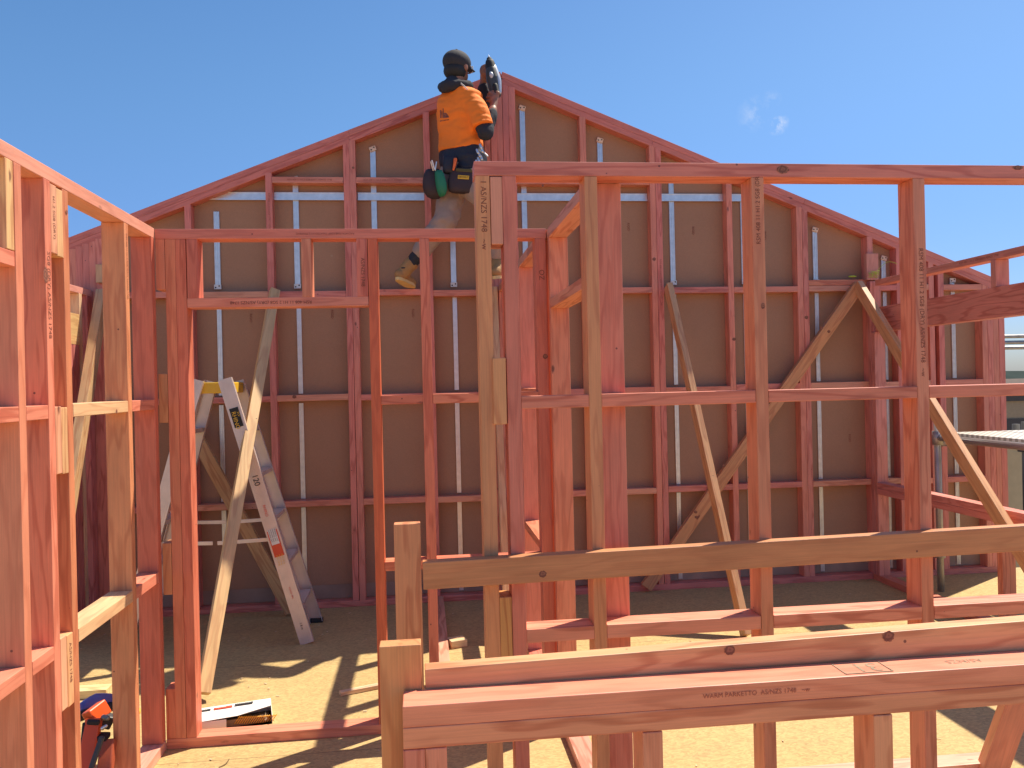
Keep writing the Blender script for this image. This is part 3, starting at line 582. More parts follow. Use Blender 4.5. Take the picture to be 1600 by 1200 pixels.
# body (one skin)
bm = bmesh.new()
HB = Matrix((RT*.96+FD*.1, FD, UP)).transposed()
ell(bm, hc+UP*.012, (.074, .094, .108), HB); ell(bm, hc+FD*.03-UP*.045, (.058, .066, .07), HB)      # skull, jaw
tube(bm, [hc+FD*.092+UP*.012, hc+FD*.112-UP*.018], [.009, .014]); ell(bm, hc+FD*.095-UP*.052, (.024, .012, .014), HB); ell(bm, hc+FD*.085-UP*.088, (.026, .02, .018), HB)
for s in (1, -1):
    ell(bm, hc+RT*.078*s-UP*.008+FD*.002, (.010, .022, .032), HB); ell(bm, hc+RT*.03*s+FD*.083+UP*.012, (.014, .008, .008), HB)
tube(bm, [hc-UP*.04-FD*.02, J(715, 150, TY)], [.055, .062])
tor(bm, [(716, 150, .10, .07), (717, 175, .15, .09), (718, 230, .13, .085), (722, 270, .14, .095), (722, 296, .12, .09)])
for P, R in (((J(717, 150, TY), sh_r, el_r, wr_r), (.05, .05, .042, .034)), ((J(717, 150, TY), sh_l, el_l, wr_l), (.05, .05, .042, .034)),
             ((hip_l, kn_l, an_l), (.075, .05, .038)), ((hip_r, kn_r, an_r), (.075, .05, .038))):
    for a, b, ra, rb_ in zip(P[:-1], P[1:], R[:-1], R[1:]): tube(bm, [a, b], [ra, rb_])
# nail gun axis, needed to wrap the fingers
g0 = J(765, 96, 5.70); g1 = J(775, 148, 5.66); GA = (g1-g0).normalized(); GS = Vector((0, -1, 0)); GS = (GS-GA*GS.dot(GA)).normalized(); GX = GA.cross(GS)
def hand(wr, palm, axis, out, side, thumb):
    """palm block + five fingers curled round an axis"""
    d = (palm-wr).normalized(); a = axis.normalized(); o = out.normalized()
    for k in range(4): tube(bm, [wr, palm+a*(.036-.024*k)], [.027, .017], n=8, k=3)
    ell(bm, palm, (.034, .028, .048), Matrix((o.cross(a), o, a)).transposed())
    for k in range(4):
        b = palm+a*(.036-.024*k)+o*.010; ln = (1.1, 1.22, 1.15, .92)[k]
        tube(bm, [b, b+(o*.020+side*.018)*ln, b+(o*.012+side*.050)*ln, b+(-o*.014+side*.060)*ln], [.0118, .011, .0105, .009], n=8, k=4)
    tube(bm, [wr+(palm-wr)*.5+thumb*.012, palm+thumb*.036-o*.002, palm+thumb*.055+side*.018-a*.004], [.014, .0115, .009], n=8, k=4)
hand(wr_l, hd_l, -GA*.9+GX*.1, -UP*.1-RT*0+Vector((-.2, -1, 0)), Vector((1, -.2, .1)), GA*.6-Vector((0, .6, 0)))
hand(wr_r, hd_r, Vector((.5, 0, .85)), Vector((.7, -.7, 0)), Vector((-.6, .3, .45)), Vector((-.4, .1, .9)))
put('body', vox(bm, .0052, 3), M_SKIN, pe)
# shirt
bm = bmesh.new()
tor(bm, [(719, 238, .172, .124), (720, 230, .170, .122), (720, 215, .168, .122), (719, 195, .172, .122), (718.5, 175, .180, .124), (718.5, 162, .184, .122), (718, 152, .172, .110), (717, 145, .14, .095), (717, 138, .09, .07)])
m_r = sh_r+(el_r-sh_r)*.82; m_l = sh_l+(el_l-sh_l)*.5
tube(bm, [sh_r-RT*.055+UP*.0, sh_r+(el_r-sh_r)*.25, m_r], [.078, .080, .080], rounded=False); tube(bm, [sh_l+RT*.04, sh_l+(el_l-sh_l)*.2, m_l], [.078, .080, .072], rounded=False)
put('shirt', vox(bm, .0085, 4, .011, 8, (1, 1, 1.8)), M_SHIRT, pe)
# dark sleeves and hood
bm = bmesh.new()
tube(bm, [sh_r+(el_r-sh_r)*.3, el_r, ], [.055, .050]); tube(bm, [el_r, el_r+(wr_r-el_r)*.86], [.055, .044]); tube(bm, [sh_l+(el_l-sh_l)*.2, el_l], [.062, .06]); tube(bm, [el_l, el_l+(wr_l-el_l)*.92], [.066, .046])
put('sleeves', vox(bm, .008, 3, .007, 16), M_HOOD, pe)
bm = bmesh.new()
nk = J(715, 138, TY)
ringp = [nk+RT*(.088*math.cos(t))+FD*(.085*math.sin(t))+UP*(.018*math.sin(t)) for t in [2*math.pi*i/14 for i in range(15)]]
tube(bm, ringp, .033, rounded=False)
tube(bm, [nk-FD*.075+RT*.06-UP*.002, nk-FD*.125-UP*.025-RT*.0, nk-FD*.09-RT*.075-UP*.005], [.034, .045, .034])
tube(bm, [nk-FD*.06+UP*.03, nk-FD*.11-UP*.02], [.05, .04])
put('hood', vox(bm, .008, 3, .008, 18), M_HOOD, pe)
bm = bmesh.new()
for o_ in (0, .008): tube(bm, [J(720+o_*0, 131, 5.56)+UP*o_, J(729, 139, 5.545)+UP*o_, J(735, 145, 5.56)+UP*o_], .0022, n=6)
put('hood_cord', bm_mesh(bm, True), M_WHITE, pe)
# cap
bm = bmesh.new(); cc = hc+UP*.040
ell(bm, cc-UP*.004, (.096, .112, .086), HB, 28); ell(bm, cc-UP*.030+FD*.006, (.092, .106, .045), HB, 24)
vis = []
for k in range(9):
    t = -1+2*k/8; vis.append(cc+RT*(.078*t)+FD*(.085+.085*(1-t*t)**.5)-UP*(.016+.022*t*t)-UP*.006)
for a in vis: tube(bm, [cc+(a-cc)*.55-UP*.006, a], [.007, .0055], n=8, k=3)
for a, b in zip(vis[:-1], vis[1:]): tube(bm, [a, b], [.0055, .0055], n=8, k=2)
for q in (.7, .85):
    for a, b in zip(vis[:-1], vis[1:]): tube(bm, [cc+(a-cc)*q, cc+(b-cc)*q], [.007, .007], n=8, k=2)
put('cap', vox(bm, .006, 5), M_CAP, pe)
bm = bmesh.new(); ell(bm, cc+UP*.088, (.010, .010, .006)); put('cap_button', bm_mesh(bm, True), M_CAP, pe)
bm = bmesh.new(); ell(bm, hc-FD*.028-UP*.034, (.080, .078, .064), HB, 24); put('hair', bm_mesh(bm, True), M_BLACK, pe)
# glasses
bm = bmesh.new(); M_GLS = simple('clear lens', (.75, .8, .85), .1)
tube(bm, [hc+RT*.082+UP*.02, hc+RT*.078+FD*.055+UP*.016, hc+RT*.066+FD*.105+UP*.014], .0032, n=6)
tube(bm, [hc+RT*.066+FD*.105+UP*.03, hc+RT*.03+FD*.122+UP*.034, hc-RT*.05+FD*.112+UP*.03], .003, n=6)
tube(bm, [hc+RT*.066+FD*.105+UP*.03, hc+RT*.062+FD*.108-UP*.006, hc+RT*.02+FD*.124-UP*.008], .003, n=6)
put('glasses', bm_mesh(bm, True), M_GLS, pe)
# trousers
bm = bmesh.new()
tor(bm, [(720, 224, .150, .105), (722, 255, .160, .118), (722, 275, .166, .122), (721, 292, .160, .115), (721, 300, .12, .09)])
hem_l = kn_l+(an_l-kn_l)*.72
tube(bm, [hip_l, kn_l*.45+hip_l*.55, kn_l], [.106, .104, .086]); tube(bm, [kn_l, hem_l], [.086, .066])
tube(bm, [hip_r, kn_r*.5+hip_r*.5, kn_r], [.098, .090, .074]); tube(bm, [kn_r, kn_r+(an_r-kn_r)*.84], [.074, .062])
put('trousers', vox(bm, .009, 4, .010, 10, (1, 1, 1.4)), M_TROU, pe)
for a_, b_ in ((hem_l+(an_l-kn_l)*-.05, an_l), (kn_r+(an_r-kn_r)*.76, an_r+Vector((0, 0, -.01)))):
    bm = bmesh.new(); tube(bm, [a_, b_], [.052, .046]); put('sock', vox(bm, .007, 2, .004, 20), M_HOOD, pe)
# boots
def boot(an, heel, toe, name='boot'):
    bm = bmesh.new(); fd = (toe-heel).normalized(); s = fd.cross(UP).normalized(); u = s.cross(fd).normalized()
    B = Matrix((s, fd, u)).transposed(); Lf = (toe-heel).length; mid = heel+fd*Lf*.5
    tube(bm, [an+(an-heel).normalized()*.015, an*.5+(heel+fd*.06+u*.05)*.5, heel+fd*.07+u*.045], [.053, .050, .046], rounded=False)
    ell(bm, heel+fd*.055+u*.048, (.040, .055, .045), B); ell(bm, mid+u*.045+fd*.01, (.041, .09, .04), B); ell(bm, toe-fd*.06+u*.036, (.047, .064, .034), B)
    b = put(name, vox(bm, .006, 3, .003, 25), M_BOOT, pe)
    bm = bmesh.new(); rows = []
    for dz in (0, .012, .022):
        row = []
        for j in range(24):
            t = 2*math.pi*j/24; w = .048 if math.sin(t) > 0 else .040
            w *= (1 if dz < .02 else .96); row.append(mid+s*(w*math.cos(t))*(1-.12*(1-abs(math.sin(t))))+fd*(Lf*.5*math.copysign(abs(math.sin(t))**.75, math.sin(t)))+u*dz)
        rows.append(row)
    ring_loft(bm, rows); so_ = put('sole', bm_mesh(bm), M_SOLE, None); so_.parent = b
    bm = bmesh.new(); c = an*.45+(heel+fd*.07+u*.05)*.55
    tube(bm, [c+s*.05-fd*.01, c-fd*.052, c-s*.05-fd*.01], .006, n=8); tr = put('heel_trim', bm_mesh(bm, True), M_HOOD, None); tr.parent = b
boot(an_l, J(620, 437, 5.72), J(646, 451, 5.97)); boot(an_r, J(779, 436, 5.50)+Vector((-.03, 0, 0)), J(794, 433, 5.72))
# tool belt
bm = bmesh.new(); tor(bm, [(721, 233, .168, .120), (722, 252, .176, .130), (722, 258, .170, .126)]); tor(bm, [(726, 244, .168, .120), (726, 268, .178, .135), (727, 283, .150, .120)])
tb = put('tool_belt', vox(bm, .008, 3, .006, 14), M_NAVY, pe)
def pouch(px, py, Y, w, h, d, tilt, yaw, m, name='belt_pouch', rnd=0):
    bm = bmesh.new(); rings = []
    for t, sc, dp in (((0, .62, .7), (.12, .80, .85), (.3, .95, 1), (.55, 1.04, 1.1), (.75, .96, 1.05), (.9, .72, .85), (1, .38, .4)) if rnd else ((0, .90, .8), (.15, .95, .9), (.55, 1.02, 1.1), (.8, 1.0, 1.05), (.94, .9, .9), (1, .74, .6))):
        rings.append([Vector((w/2*sc*math.copysign(abs(math.cos(a))**.5, math.cos(a)), d/2*dp*math.copysign(abs(math.sin(a))**.6, math.sin(a)), h/2-h*t)) for a in [2*math.pi*j/24 for j in range(24)]])
    ring_loft(bm, rings); M = Matrix.Translation(J(px, py, Y)) @ Matrix.Rotation(yaw, 4, 'Z') @ Matrix.Rotation(tilt, 4, 'Y')
    bmesh.ops.recalc_face_normals(bm, faces=bm.faces)
    o = put(name, bm_mesh(bm, True), m, None, Matrix.Identity(4)); o.parent = tb; o.matrix_basis = Matrix.Translation(-Vector(pe.location)) @ M @ Matrix.Identity(4)
    # belt sits at the person's origin, so only the person's offset is removed
    o.matrix_basis = Matrix.Translation(-parent_world(tb)) @ M
    return o, M
M_PCH = simple('dark nylon pouch', (.040, .026, .034), .7, bump=.3); M_GRN = simple('green nylon', (.02, .20, .11), .7, bump=.2); M_ORG = simple('orange handle', (.85, .16, .03), .5)
po, PM = pouch(722, 283, 5.53, .19, .17, .07, .10, -.15, M_PCH)
def on_pouch(txt, M, m, size, x, z, y=-.042):
    R3 = M.to_3x3(); p = M @ Vector((x, y, z)); stamp(txt, size, p, R3 @ Vector((1, 0, 0)), R3 @ Vector((0, -1, 0)), pe, m, name='pouch_label')
lb_ = put('label_patch', box_mesh(.078, .003, .026, .001), M_YEL, pe, PM @ Matrix.Translation((.012, -.039, .018))); on_pouch('DEWALT', PM, M_BLACK, .017, -.022, .018)
put('pouch_flap', box_mesh(.15, .012, .022, .004), simple('olive webbing', (.10, .09, .035), .8), pe, PM @ Matrix.Translation((.03, -.03, .068)))
pouch(678, 288, 5.57, .15, .20, .10, -.10, .25, M_PCH, rnd=1); pouch(688, 287, 5.53, .07, .175, .09, -.16, .3, M_GRN, rnd=1); pouch(703, 258, 5.54, .10, .12, .07, 0, .1, M_NAVY)
bm = bmesh.new(); tube(bm, [J(711.5, 249, 5.50), J(710.5, 256, 5.49), J(708.5, 265, 5.49)], [.013, .011, .007], n=10); put('tool_handle', bm_mesh(bm, True), M_ORG, pe)
for a, b, m in (((673, 253), (677, 266), M_BRK), ((675, 251), (679, 264), M_WHITE), ((682, 253), (680, 266), M_STEEL)):
    bm = bmesh.new(); tube(bm, [J(*a, 5.50), J(*b, 5.50)], .005, n=6); put('pencil', bm_mesh(bm, True), m, pe)
bm = bmesh.new()
for k, (x, y) in enumerate(((750, 226), (752, 232), (745, 234), (748, 239), (751, 244), (747, 247), (744, 251))): tube(bm, [J(x, y, 5.47), J(x+2, y+5, 5.46)], .009, n=6)
tube(bm, [J(756, 238, 5.47), J(762, 244, 5.47)], .006, n=6); put('hanging_clips', bm_mesh(bm, True), M_STEEL, pe)
# shirt print
tn = (-FD*.80+RT*.10).normalized(); prt = (RT-tn*RT.dot(tn)).normalized()
def back_pt(x, y, off=.0): 
    # point on the back of the torso seen at pixel x, y
    return J(x, y, TY-.135+(716-x)*.0012)
bm = bmesh.new()
def flat_poly(pts, Y0=5.545):
    vs = [bm.verts.new(J(x, y, Y0+(y-180)*.0002-.0032*(x-690))) for x, y in pts]; bm.faces.new(vs)
for pl in (((686, 172), (688.8, 172), (689.4, 184.5), (687.5, 184.7), (687.2, 175), (686.6, 175)), ((691.3, 170), (692.7, 169.7), (693, 184), (691.6, 184.2)), ((693.3, 177), (697, 176), (702, 183), (693.5, 184))): flat_poly(pl)
SHIRT_PRINT = bm
# ---- power nailer
ng = thing('nail_gun', 'dark grey and silver cordless nailer held upright in both hands against the sky', 'power tool', g1)
M_GREY = simple('dark grey plastic', (.05, .055, .06), .45); M_SIL = simple('silver casing', (.55, .57, .6), .35, .5)
def gp(t, s=0, x=0): return g0+(g1-g0)*t+GS*s+GX*x
bm = bmesh.new(); tube(bm, [gp(.05), gp(.28)], [.034, .042], n=20); put('drive_head', bm_mesh(bm, True), M_BLACK, ng)
bm = bmesh.new(); tube(bm, [gp(.26), gp(.55), gp(.98)], [.042, .050, .040], n=20); put('motor_housing', vox(bm, .005, 2), M_GREY, ng)
bm = bmesh.new(); sgn = -1 if GX.x > 0 else 1
tube(bm, [gp(.22, .01, -sgn*.020), gp(.6, .012, -sgn*.028), gp(.98, .012, -sgn*.020)], [.022, .028, .020], n=14); put('side_cover', bm_mesh(bm, True), M_SIL, ng)
bm = bmesh.new(); tube(bm, [gp(-.06), gp(.02)], [.020, .022], n=14); put('nose_piece', bm_mesh(bm, True), M_BLACK, ng)
bm = bmesh.new(); tube(bm, [gp(-.16), gp(-.04)], [.005, .008], n=10); put('nose_tip', bm_mesh(bm, True), M_SIL, ng)
bm = bmesh.new(); tube(bm, [gp(.42, .035, sgn*.012), gp(.50, .042, sgn*.012), gp(.58, .035, sgn*.012)], [.012, .016, .012], n=12); put('display_panel', bm_mesh(bm, True), simple('pale panel', (.5, .52, .6), .4), ng)
bm = bmesh.new(); tube(bm, [gp(.8, .03, 0), gp(1.08, .035, 0)], [.022, .024], n=14); put('handle_grip', bm_mesh(bm, True), M_BLACK, ng)
# ================================================================== loose things on the floor
cb = thing('nail_carton', 'torn white nail carton lying on the floor behind the door wall bottom plate', 'carton', (-.95, 4.0, 0))
pA = at(312, 1143, 2, .0); pB = at(405, 1127, 2, .0)
CM = Matrix.Translation((-.955, 3.995, .0)) @ Matrix.Rotation(math.radians(13), 4, 'Z')
def cput(n, me, m, M): return put(n, me, m, cb, CM @ M)
Lc, Wc, Hc = .36, .17, .06
bm = bmesh.new()
def quad(a, b, c, d): bm.faces.new([bm.verts.new(p) for p in (a, b, c, d)])
x0, x1 = -Lc/2, Lc/2
quad((x0, -Wc/2, 0), (x1, -Wc/2, 0), (x1, Wc/2, 0), (x0, Wc/2, 0)); quad((x0, Wc/2, 0), (x1, Wc/2, 0), (x1, Wc/2, Hc), (x0, Wc/2, Hc))
quad((x0, -Wc/2, Hc), (x0+.20, -Wc/2, Hc+.004), (x0+.20, Wc/2, Hc), (x0, Wc/2, Hc)); quad((x0+.20, -Wc/2, Hc+.004), (x1-.005, -.035, Hc+.010), (x1, Wc/2, Hc), (x0+.20, Wc/2, Hc))
quad((x0, -Wc/2, 0), (x0+.15, -Wc/2, 0), (x0+.15, -Wc/2, Hc*.9), (x0, -Wc/2, Hc)); quad((x1, -Wc/2, 0), (x1, Wc/2, 0), (x1, Wc/2, Hc), (x1, -Wc/2, Hc*.7)); quad((x0, -Wc/2, 0), (x0, Wc/2, 0), (x0, Wc/2, Hc), (x0, -Wc/2, Hc))
me = bm_mesh(bm); o = cput('carton_shell', me, M_WHITE, Matrix.Identity(4)); so2 = o.modifiers.new('s', 'SOLIDIFY'); so2.thickness = .002
cput('torn_flap', box_mesh(.20, .004, .035, .001), simple('brown cardboard', (.34, .22, .13), .85), Matrix.Translation((.04, -.052, .018))); cput('carton_inside', box_mesh(.33, .11, .004, 0), simple('carton inside', (.26, .19, .13), .9), Matrix.Translation((0, 0, .006)))
R3 = CM.to_3x3()
def cst(txt, size, x, y, m): stamp(txt, size, CM @ Vector((x, y, Hc+.006)), R3 @ Vector((1, 0, 0)), (0, 0, 1), cb, m, name='carton_print')
cput('carton_print', box_mesh(.085, .022, .001, 0), M_RED, Matrix.Translation((x0+.135, .045, Hc+.004))); cput('carton_print', box_mesh(.065, .020, .001, 0), M_BLACK, Matrix.Translation((x0+.045, .045, Hc+.003))); cput('carton_print', box_mesh(.085, .020, .001, 0), M_BLACK, Matrix.Translation((x0+.232, .050, Hc+.007)))
cst('Paslode', .016, x0+.10, .045, M_WHITE)
cst('NAILS', .016, x0+.02, .045, M_WHITE); stamp('COLLATED', .014, CM @ Vector((x0+.195, .050, Hc+.0085)), R3 @ Vector((1, 0, 0)), (0, 0, 1), cb, M_WHITE, name='carton_print')
for x, y in ((.02, .0), (.08, -.002), (.15, .002), (.05, -.03), (.12, -.03), (.22, .055), (.02, .055), (.14, .055), (.30, .05)): cst('Paslode', .011, x0+x, y, M_BLACK)
bm = bmesh.new()
for k in range(17):
    t = k/16; p = CM @ Vector((.03+.17*t, -.050-.015*t+.02*t*t, .045-.02*t)); tube(bm, [p, p+Vector((-.02, -.012, -.028))], [.0028, .0022], n=6, k=1); 
M_ONL = simple('orange collation strip', (.85, .42, .04), .5)
ns = put('nail_strip', bm_mesh(bm), M_ONL, None); tag(ns, 'orange collated strip of nails sticking out of the torn carton', 'nail strip')
bm = bmesh.new(); q = [CM @ Vector((.03+.17*t, -.052-.015*t+.02*t*t, .042-.02*t)) for t in (0, .25, .5, .75, 1)]; tube(bm, q, .0025, n=8)
put('collation_tape', bm_mesh(bm, True), M_ONL, ns)
# offcuts
a = at(531, 1084, 2, .01); b = at(592, 1072, 2, .01); tag(beam('timber_offcut', (a.x, a.y, .012), (b.x, b.y, .012), .035, .022, (0, 0, 1), None, (.80, .56, .40)), 'thin pale offcut lying on the floor inside the doorway', 'offcut', 'timber offcuts on the floor')
p = at(716, 1012, 2, 0); tag(beam('timber_offcut', (p.x-.055, p.y+.02, .0235), (p.x+.045, p.y+.05, .0235), .09, .045, (0, 0, 1), None, (.78, .56, .36)), 'short square offcut on the floor just right of the loose plate', 'offcut', 'timber offcuts on the floor')
a = at(90, 1085, 2, .02); b = at(171, 1080, 2, .02); tag(beam('timber_offcut', (a.x-.2, a.y, .0235), (b.x, b.y, .0235), .09, .045, (0, 0, 1), None, (.80, .60, .34)), 'pale offcut behind the orange nailer seen through the left wall', 'offcut', 'timber offcuts on the floor')
# orange nailer on the floor at lower left
on = thing('nail_gun', 'orange framing nailer standing on the floor behind the left wall studs', 'power tool', (-1.75, 3.55, 0))
M_OR2 = simple('glossy orange casing', (.75, .10, .02), .3, var=.05); M_BLU = simple('violet blue plastic', (.12, .12, .38), .4); 
def tubeo(n, P, R, m, nn=16): 
    bm = bmesh.new(); tube(bm, P, R, n=nn); return put(n, bm_mesh(bm, True), m, on)
q = lambda x, y, Y: PY(x, y, Y); M_TUBE0 = simple('worn metal', (.3, .28, .25), .45, .7)
def tb_(n, a, b, w, h, m, up=(0, 1, 0)):
    o = beam(n, q(*a), q(*b), w, h, up, on, None, m, jit=False, bev=.006); return o
tb_('magazine', (134, 1206, 3.30), (147, 1122, 3.38), .060, .035, M_OR2); tb_('magazine_rail', (126, 1206, 3.31), (133, 1128, 3.37), .014, .030, M_BLACK)
tb_('motor_housing', (138, 1124, 3.38), (164, 1104, 3.46), .062, .05, M_OR2); tb_('grip_band', (136, 1128, 3.33), (156, 1129, 3.33), .020, .02, M_BLACK)
tb_('handle_grip', (164, 1208, 3.30), (170, 1155, 3.36), .055, .04, simple('dull red casing', (.42, .09, .04), .5)); tb_('grip_sleeve', (142, 1202, 3.26), (160, 1150, 3.30), .020, .02, M_GREY)
tb_('battery', (152, 1151, 3.36), (170, 1151, 3.36), .022, .05, M_BLACK); tb_('drive_head', (156, 1124, 3.42), (176, 1128, 3.44), .055, .04, M_GREY)
tubeo('exhaust_knob', [q(162, 1121, 3.38), q(168, 1122, 3.37)], [.012, .010], M_TUBE0); tubeo('trigger', [q(160, 1138, 3.35), q(166, 1134, 3.35)], [.008, .006], M_STEEL)
hh = thing('tool_case', 'violet blue tool lid lying behind the orange nailer', 'tool case', (-1.8, 3.7, 0))
for n, P, R in (('lid', [q(132, 1106, 3.62), q(152, 1098, 3.66), q(175, 1093, 3.7)], [.030, .040, .025]), ('strap', [q(120, 1122, 3.55), q(140, 1114, 3.6), q(175, 1104, 3.66)], [.02, .022, .02])):
    bm = bmesh.new(); tube(bm, P, R, n=14); put(n, bm_mesh(bm, True), M_BLU if n == 'lid' else M_BLACK, hh)
bm = bmesh.new(); tube(bm, [at(213, 1118, 2, .03), at(214, 1108, 2, .05), at(172, 1104, 2, .05), at(165, 1112, 2, .03)], .01, n=8); tag(put('air_hose', bm_mesh(bm, True), M_ONL), 'yellow orange hose on the floor beside the orange nailer', 'hose')
bm = bmesh.new(); a = PY(1362, 432, 5.88)
for k in range(7):
    tube(bm, [a+Vector((random.uniform(-.02, .06), random.uniform(-.02, .02), random.uniform(-.01, .05))) for _ in range(4)], .0016, n=5)
tube(bm, [a, PY(1385, 410, 5.9), PY(1402, 412, 5.9)], .0016, n=5); tag(put('string_line', bm_mesh(bm, True), simple('lime string', (.45, .62, .08), .7)), 'tangle of lime green string line at the top of the two long braces', 'string')
bm = bmesh.new(); a = PY(1332, 432, 5.97); ell(bm, a, (.035, .02, .008)); tag(put('marker_pad', bm_mesh(bm, True), simple('lime plastic', (.45, .62, .08), .6)), 'small lime green pad on the doubled nogging left of the brace tops', 'marker')
# curved shavings / pencil marks on floor in the foreground
bm = bmesh.new(); tube(bm, [at(342, 1199, 2, .004), at(352, 1194, 2, .004), at(358, 1186, 2, .006)], .0018, n=5); tag(put('wood_sliver', bm_mesh(bm, True), simple('dark splinter', (.12, .07, .03), .8)), 'thin dark splinter on the sunlit floor in front of the doorway', 'splinter')
bm = bmesh.new()
for k in range(140):
    x = random.uniform(-2.2, 3.4); y = random.uniform(2.6, 5.85); a = random.uniform(0, 6.28); l = random.uniform(.006, .022); w = random.uniform(.003, .007)
    v = bmesh.ops.create_cube(bm, size=1)['verts']; bmesh.ops.scale(bm, vec=(l, w, .002), verts=v); bmesh.ops.rotate(bm, matrix=Matrix.Rotation(a, 3, 'Z') @ Matrix.Rotation(random.uniform(-.2, .2), 3, 'Y'), verts=v); bmesh.ops.translate(bm, vec=(x, y, .004), verts=v)
ch = put('wood_chips', bm_mesh(bm), simple('pale chips', (.70, .55, .36), .8, var=.3, scale=6)); tag(ch, 'small pale wood chips scattered over the particle board floor', 'wood chips'); ch['kind'] = 'stuff'
# ================================================================== scaffold and things beyond on the right
sc1 = thing('scaffold', 'galvanised scaffold with perforated platform outside the window wall', 'scaffold', (3.82, 5.5, 0))
M_TUBE = simple('weathered galvanised tube', (.42, .40, .38), .5, .6, var=.25, scale=12)
def pipe(n, p0, p1, r, par, m=None):
    bm = bmesh.new(); tube(bm, [p0, p1], r, n=16, k=1, rounded=False); return put(n, bm_mesh(bm, True), m or M_TUBE, par)
pipe('standard', (3.80, 5.52, 0), (3.80, 5.52, 1.30), .024, sc1); pipe('ledger', (3.80, 5.50, 1.14), (3.80, 3.2, 1.14), .024, sc1, simple('bright tube', (.6, .6, .62), .3, .8))
pipe('ledger', (3.80, 5.52, 1.10), (5.6, 5.52, 1.10), .024, sc1); pipe('coupler', (3.80, 5.52, 1.09), (3.80, 5.52, 1.19), .038, sc1); pipe('standard', (4.9, 5.6, -2.9), (4.9, 5.6, 1.1), .024, sc1)
for z in (.25, .7): pipe('coupler', (3.80, 5.52, z), (3.80, 5.52, z+.03), .036, sc1)
bm = bmesh.new()
for i in range(2): 
    r = bmesh.ops.create_cube(bm, size=1)['verts']; bmesh.ops.scale(bm, vec=(.40, 2.3, .03), verts=r); bmesh.ops.translate(bm, vec=(4.06+.42*i, 4.36, 1.165), verts=r)
def perf():
    m, t, b = mat('perforated deck'); L = t.links; tx = nd(t, 'ShaderNodeTexCoord'); w = nd(t, 'ShaderNodeTexChecker', i_Scale=38.0); L.new(tx.outputs['Object'], w.inputs[0])
    w.inputs[1].default_value = (.60, .58, .54, 1); w.inputs[2].default_value = (.32, .30, .27, 1); L.new(w.outputs[0], b.inputs['Base Color']); b.inputs['Metallic'].default_value = .4; b.inputs['Roughness'].default_value = .5; return m
put('platform', bm_mesh(bm), perf(), sc1)
sc2 = thing('scaffold_rails', 'three scaffold guard tubes against the sky past the gable wall', 'scaffold', (7, 8.5, -2.9))
for z, y in ((2.03, 8.5), (1.96, 8.5), (1.90, 8.55)): pipe('guard_tube', (5.0, y, z), (10, y, z), .022, sc2)
pipe('standard', (7.6, 8.5, -2.9), (7.6, 8.5, 2.1), .024, sc2)
M_ROOF = simple('grey brown roof', (.10, .07, .055), .9, var=.2, scale=3); M_WALLH = simple('cream render', (.36, .27, .17), .8); M_DARK = simple('dark parapet', (.07, .06, .055), .7)
def house(x0, x1, y0, y1, ze, zr, label, mr, mw_, ridge='x'):
    t = thing('house', label, 'house', ((x0+x1)/2, y0, -2.9), None)
    bar('wall', x0, x1, y0, y1, -2.9, ze, t, mat=mw_, jit=False, bev=0)
    bm = bmesh.new(); e = .4; ym = (y0+y1)/2
    A = [bm.verts.new(p) for p in ((x0-e, y0-e, ze), (x1+e, y0-e, ze), (x1+e, y1+e, ze), (x0-e, y1+e, ze), (x0+1.5, ym, zr), (x1-1.5, ym, zr))]
    for f in ((0, 1, 5, 4), (1, 2, 5), (2, 3, 4, 5), (3, 0, 4), (3, 2, 1, 0)): bm.faces.new([A[i] for i in f])
    put('roof', bm_mesh(bm), mr, t)
    for k in range(3):
        xx = x0+(x1-x0)*(k+.5)/3; bar('window', xx-.6, xx+.6, y0-.04, y0-.001, -1.6, -.5, t, mat=M_DARK, jit=False, bev=0)
    return t
fb_ = thing('building', 'flat roofed tan building with dark parapet past the right end of the gable wall', 'building', (32, 30, -2.9))
bar('wall', 18, 46, 30, 40, -2.9, .42, fb_, mat=M_WALLH, jit=False, bev=0); bar('parapet', 17.9, 46.1, 29.9, 40.1, .421, .80, fb_, mat=M_DARK, jit=False, bev=0); bar('coping', 17.8, 46.2, 29.8, 40.2, .801, .86, fb_, mat=M_LAB, jit=False, bev=0)
for k in range(6): bar('window', 19+4.4*k, 20.6+4.4*k, 29.95, 29.999, -1.4, -.3, fb_, mat=M_DARK, jit=False, bev=0)
house(52, 80, 70, 82, -.6, .9, 'distant low house under the skyline', M_ROOF, M_WALLH)
fl = thing('roof_flue', 'dark metal flue pipe standing on the near tan roof', 'flue', (9.1, 11.2, 0)); p = at(1588, 690, 1, 12.5)
pipe('pipe', (p.x, 12.5, -2.9), (p.x, 12.5, p.z+.30), .06, fl, M_DARK); pipe('collar', (p.x, 12.5, p.z-.03), (p.x, 12.5, p.z+.02), .10, fl, M_TUBE)
put('base', box_mesh(1.6, 1.2, 2.6, .01), M_WALLH, fl, Matrix.Translation((p.x, 12.5, p.z-1.36)))
pp = thing('scaffold_post', 'dark post at the far right edge beyond the scaffold platform', 'post', (6.9, 9.2, -2.9)); p = at(1601, 690, 1, 9.2)
pipe('pipe', (p.x, 9.2, -2.9), (p.x, 9.2, p.z+.25), .035, pp, M_DARK); put('cap', box_mesh(.12, .12, .06, .01), M_DARK, pp, Matrix.Translation((p.x, 9.2, p.z-.1)))
dk = bar('timber_stack', 6.2, 12, 9.5, 10.5, -2.9, .78, None, mat=simple('yellow ply', (.60, .47, .27), .8), jit=False); tag(dk, 'pale yellow formwork stack beyond the scaffold platform', 'formwork')
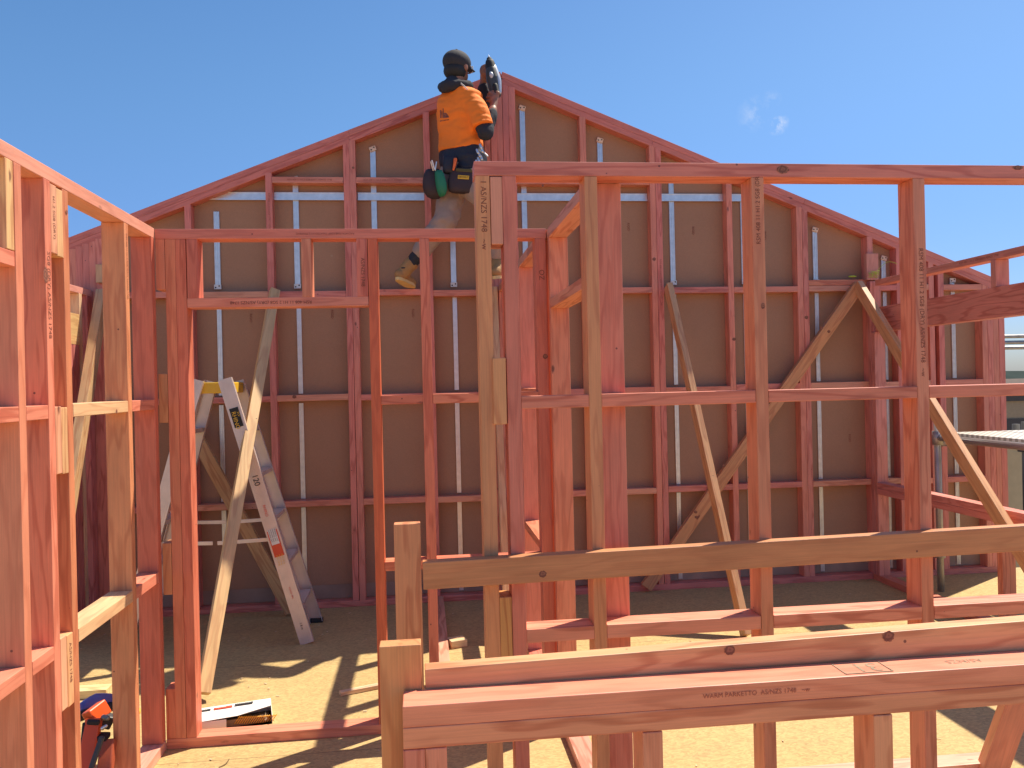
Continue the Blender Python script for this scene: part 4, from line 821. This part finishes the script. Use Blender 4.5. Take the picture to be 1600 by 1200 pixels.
# low wooded ridge on the horizon
bm = bmesh.new(); N = 160; prev = None
M_HILL = simple('distant trees', (.05, .065, .06), .95, var=.3, scale=.05, spec=.0)
rows = []
for i in range(N+1):
    x = -600+1600*i/N; h = 1.0+2.2*abs(noise.noise(Vector((x*.01, 0, 0))))+1.6*noise.noise(Vector((x*.06, 3, 0)))
    rows.append((bm.verts.new((x, 420, -2.9)), bm.verts.new((x, 430, h)), bm.verts.new((x, 470, h*.8)), bm.verts.new((x, 480, -2.9))))
for a, b in zip(rows[:-1], rows[1:]):
    for k in range(3): bm.faces.new((a[k], b[k], b[k+1], a[k+1]))
o = put('hills', bm_mesh(bm), M_HILL); o['kind'] = 'structure'
# shirt lettering last: project the print onto the finished shirt
bpy.context.view_layer.update()
shirt = [c for c in pe.children if c.name.startswith('shirt')][0]
from mathutils.bvhtree import BVHTree
bt = BVHTree.FromObject(shirt, bpy.context.evaluated_depsgraph_get()); MW_ = shirt.matrix_world; MI = MW_.inverted()
def on_shirt(x, y):
    o = MI @ Vector((0, 0, EYE)); d = (MI.to_3x3() @ (CR*((x-800)/FPX)+CU*(-(y-600)/FPX)+CF)).normalized()
    h = bt.ray_cast(o, d)
    return (MW_ @ h[0])-d*.002 if h[0] else None
SHIRT_PRINT.free()
bm = bmesh.new()
def sp(poly, n=5):
    c = [on_shirt(x, y) for x, y in poly]
    if any(p is None for p in c): return
    for i in range(1, len(c)-1):
        bm.faces.new([bm.verts.new(p) for p in (c[0], c[i], c[i+1])])
    return
for pl in (((687.5, 172), (689.4, 171.8), (689.7, 184.2), (687.8, 184.6)), ((690.4, 173.5), (691, 173.4), (691.4, 184), (690.5, 184.1)), ((691.6, 169.6), (693.0, 169.3), (693.2, 176.5), (691.9, 176.8)), ((691.9, 176.8), (697, 176.3), (699.5, 179.3), (702, 183.3), (697, 184), (692, 184.3))): sp(pl)
for k in range(7):
    x = 687.5+2.1*k; y = 189.2-.35*k; sp(((x, y-1), (x+1.3, y-1.1), (x+1.3, y+.7), (x, y+.8)))
put('shirt_print', bm_mesh(bm), M_INK, pe)
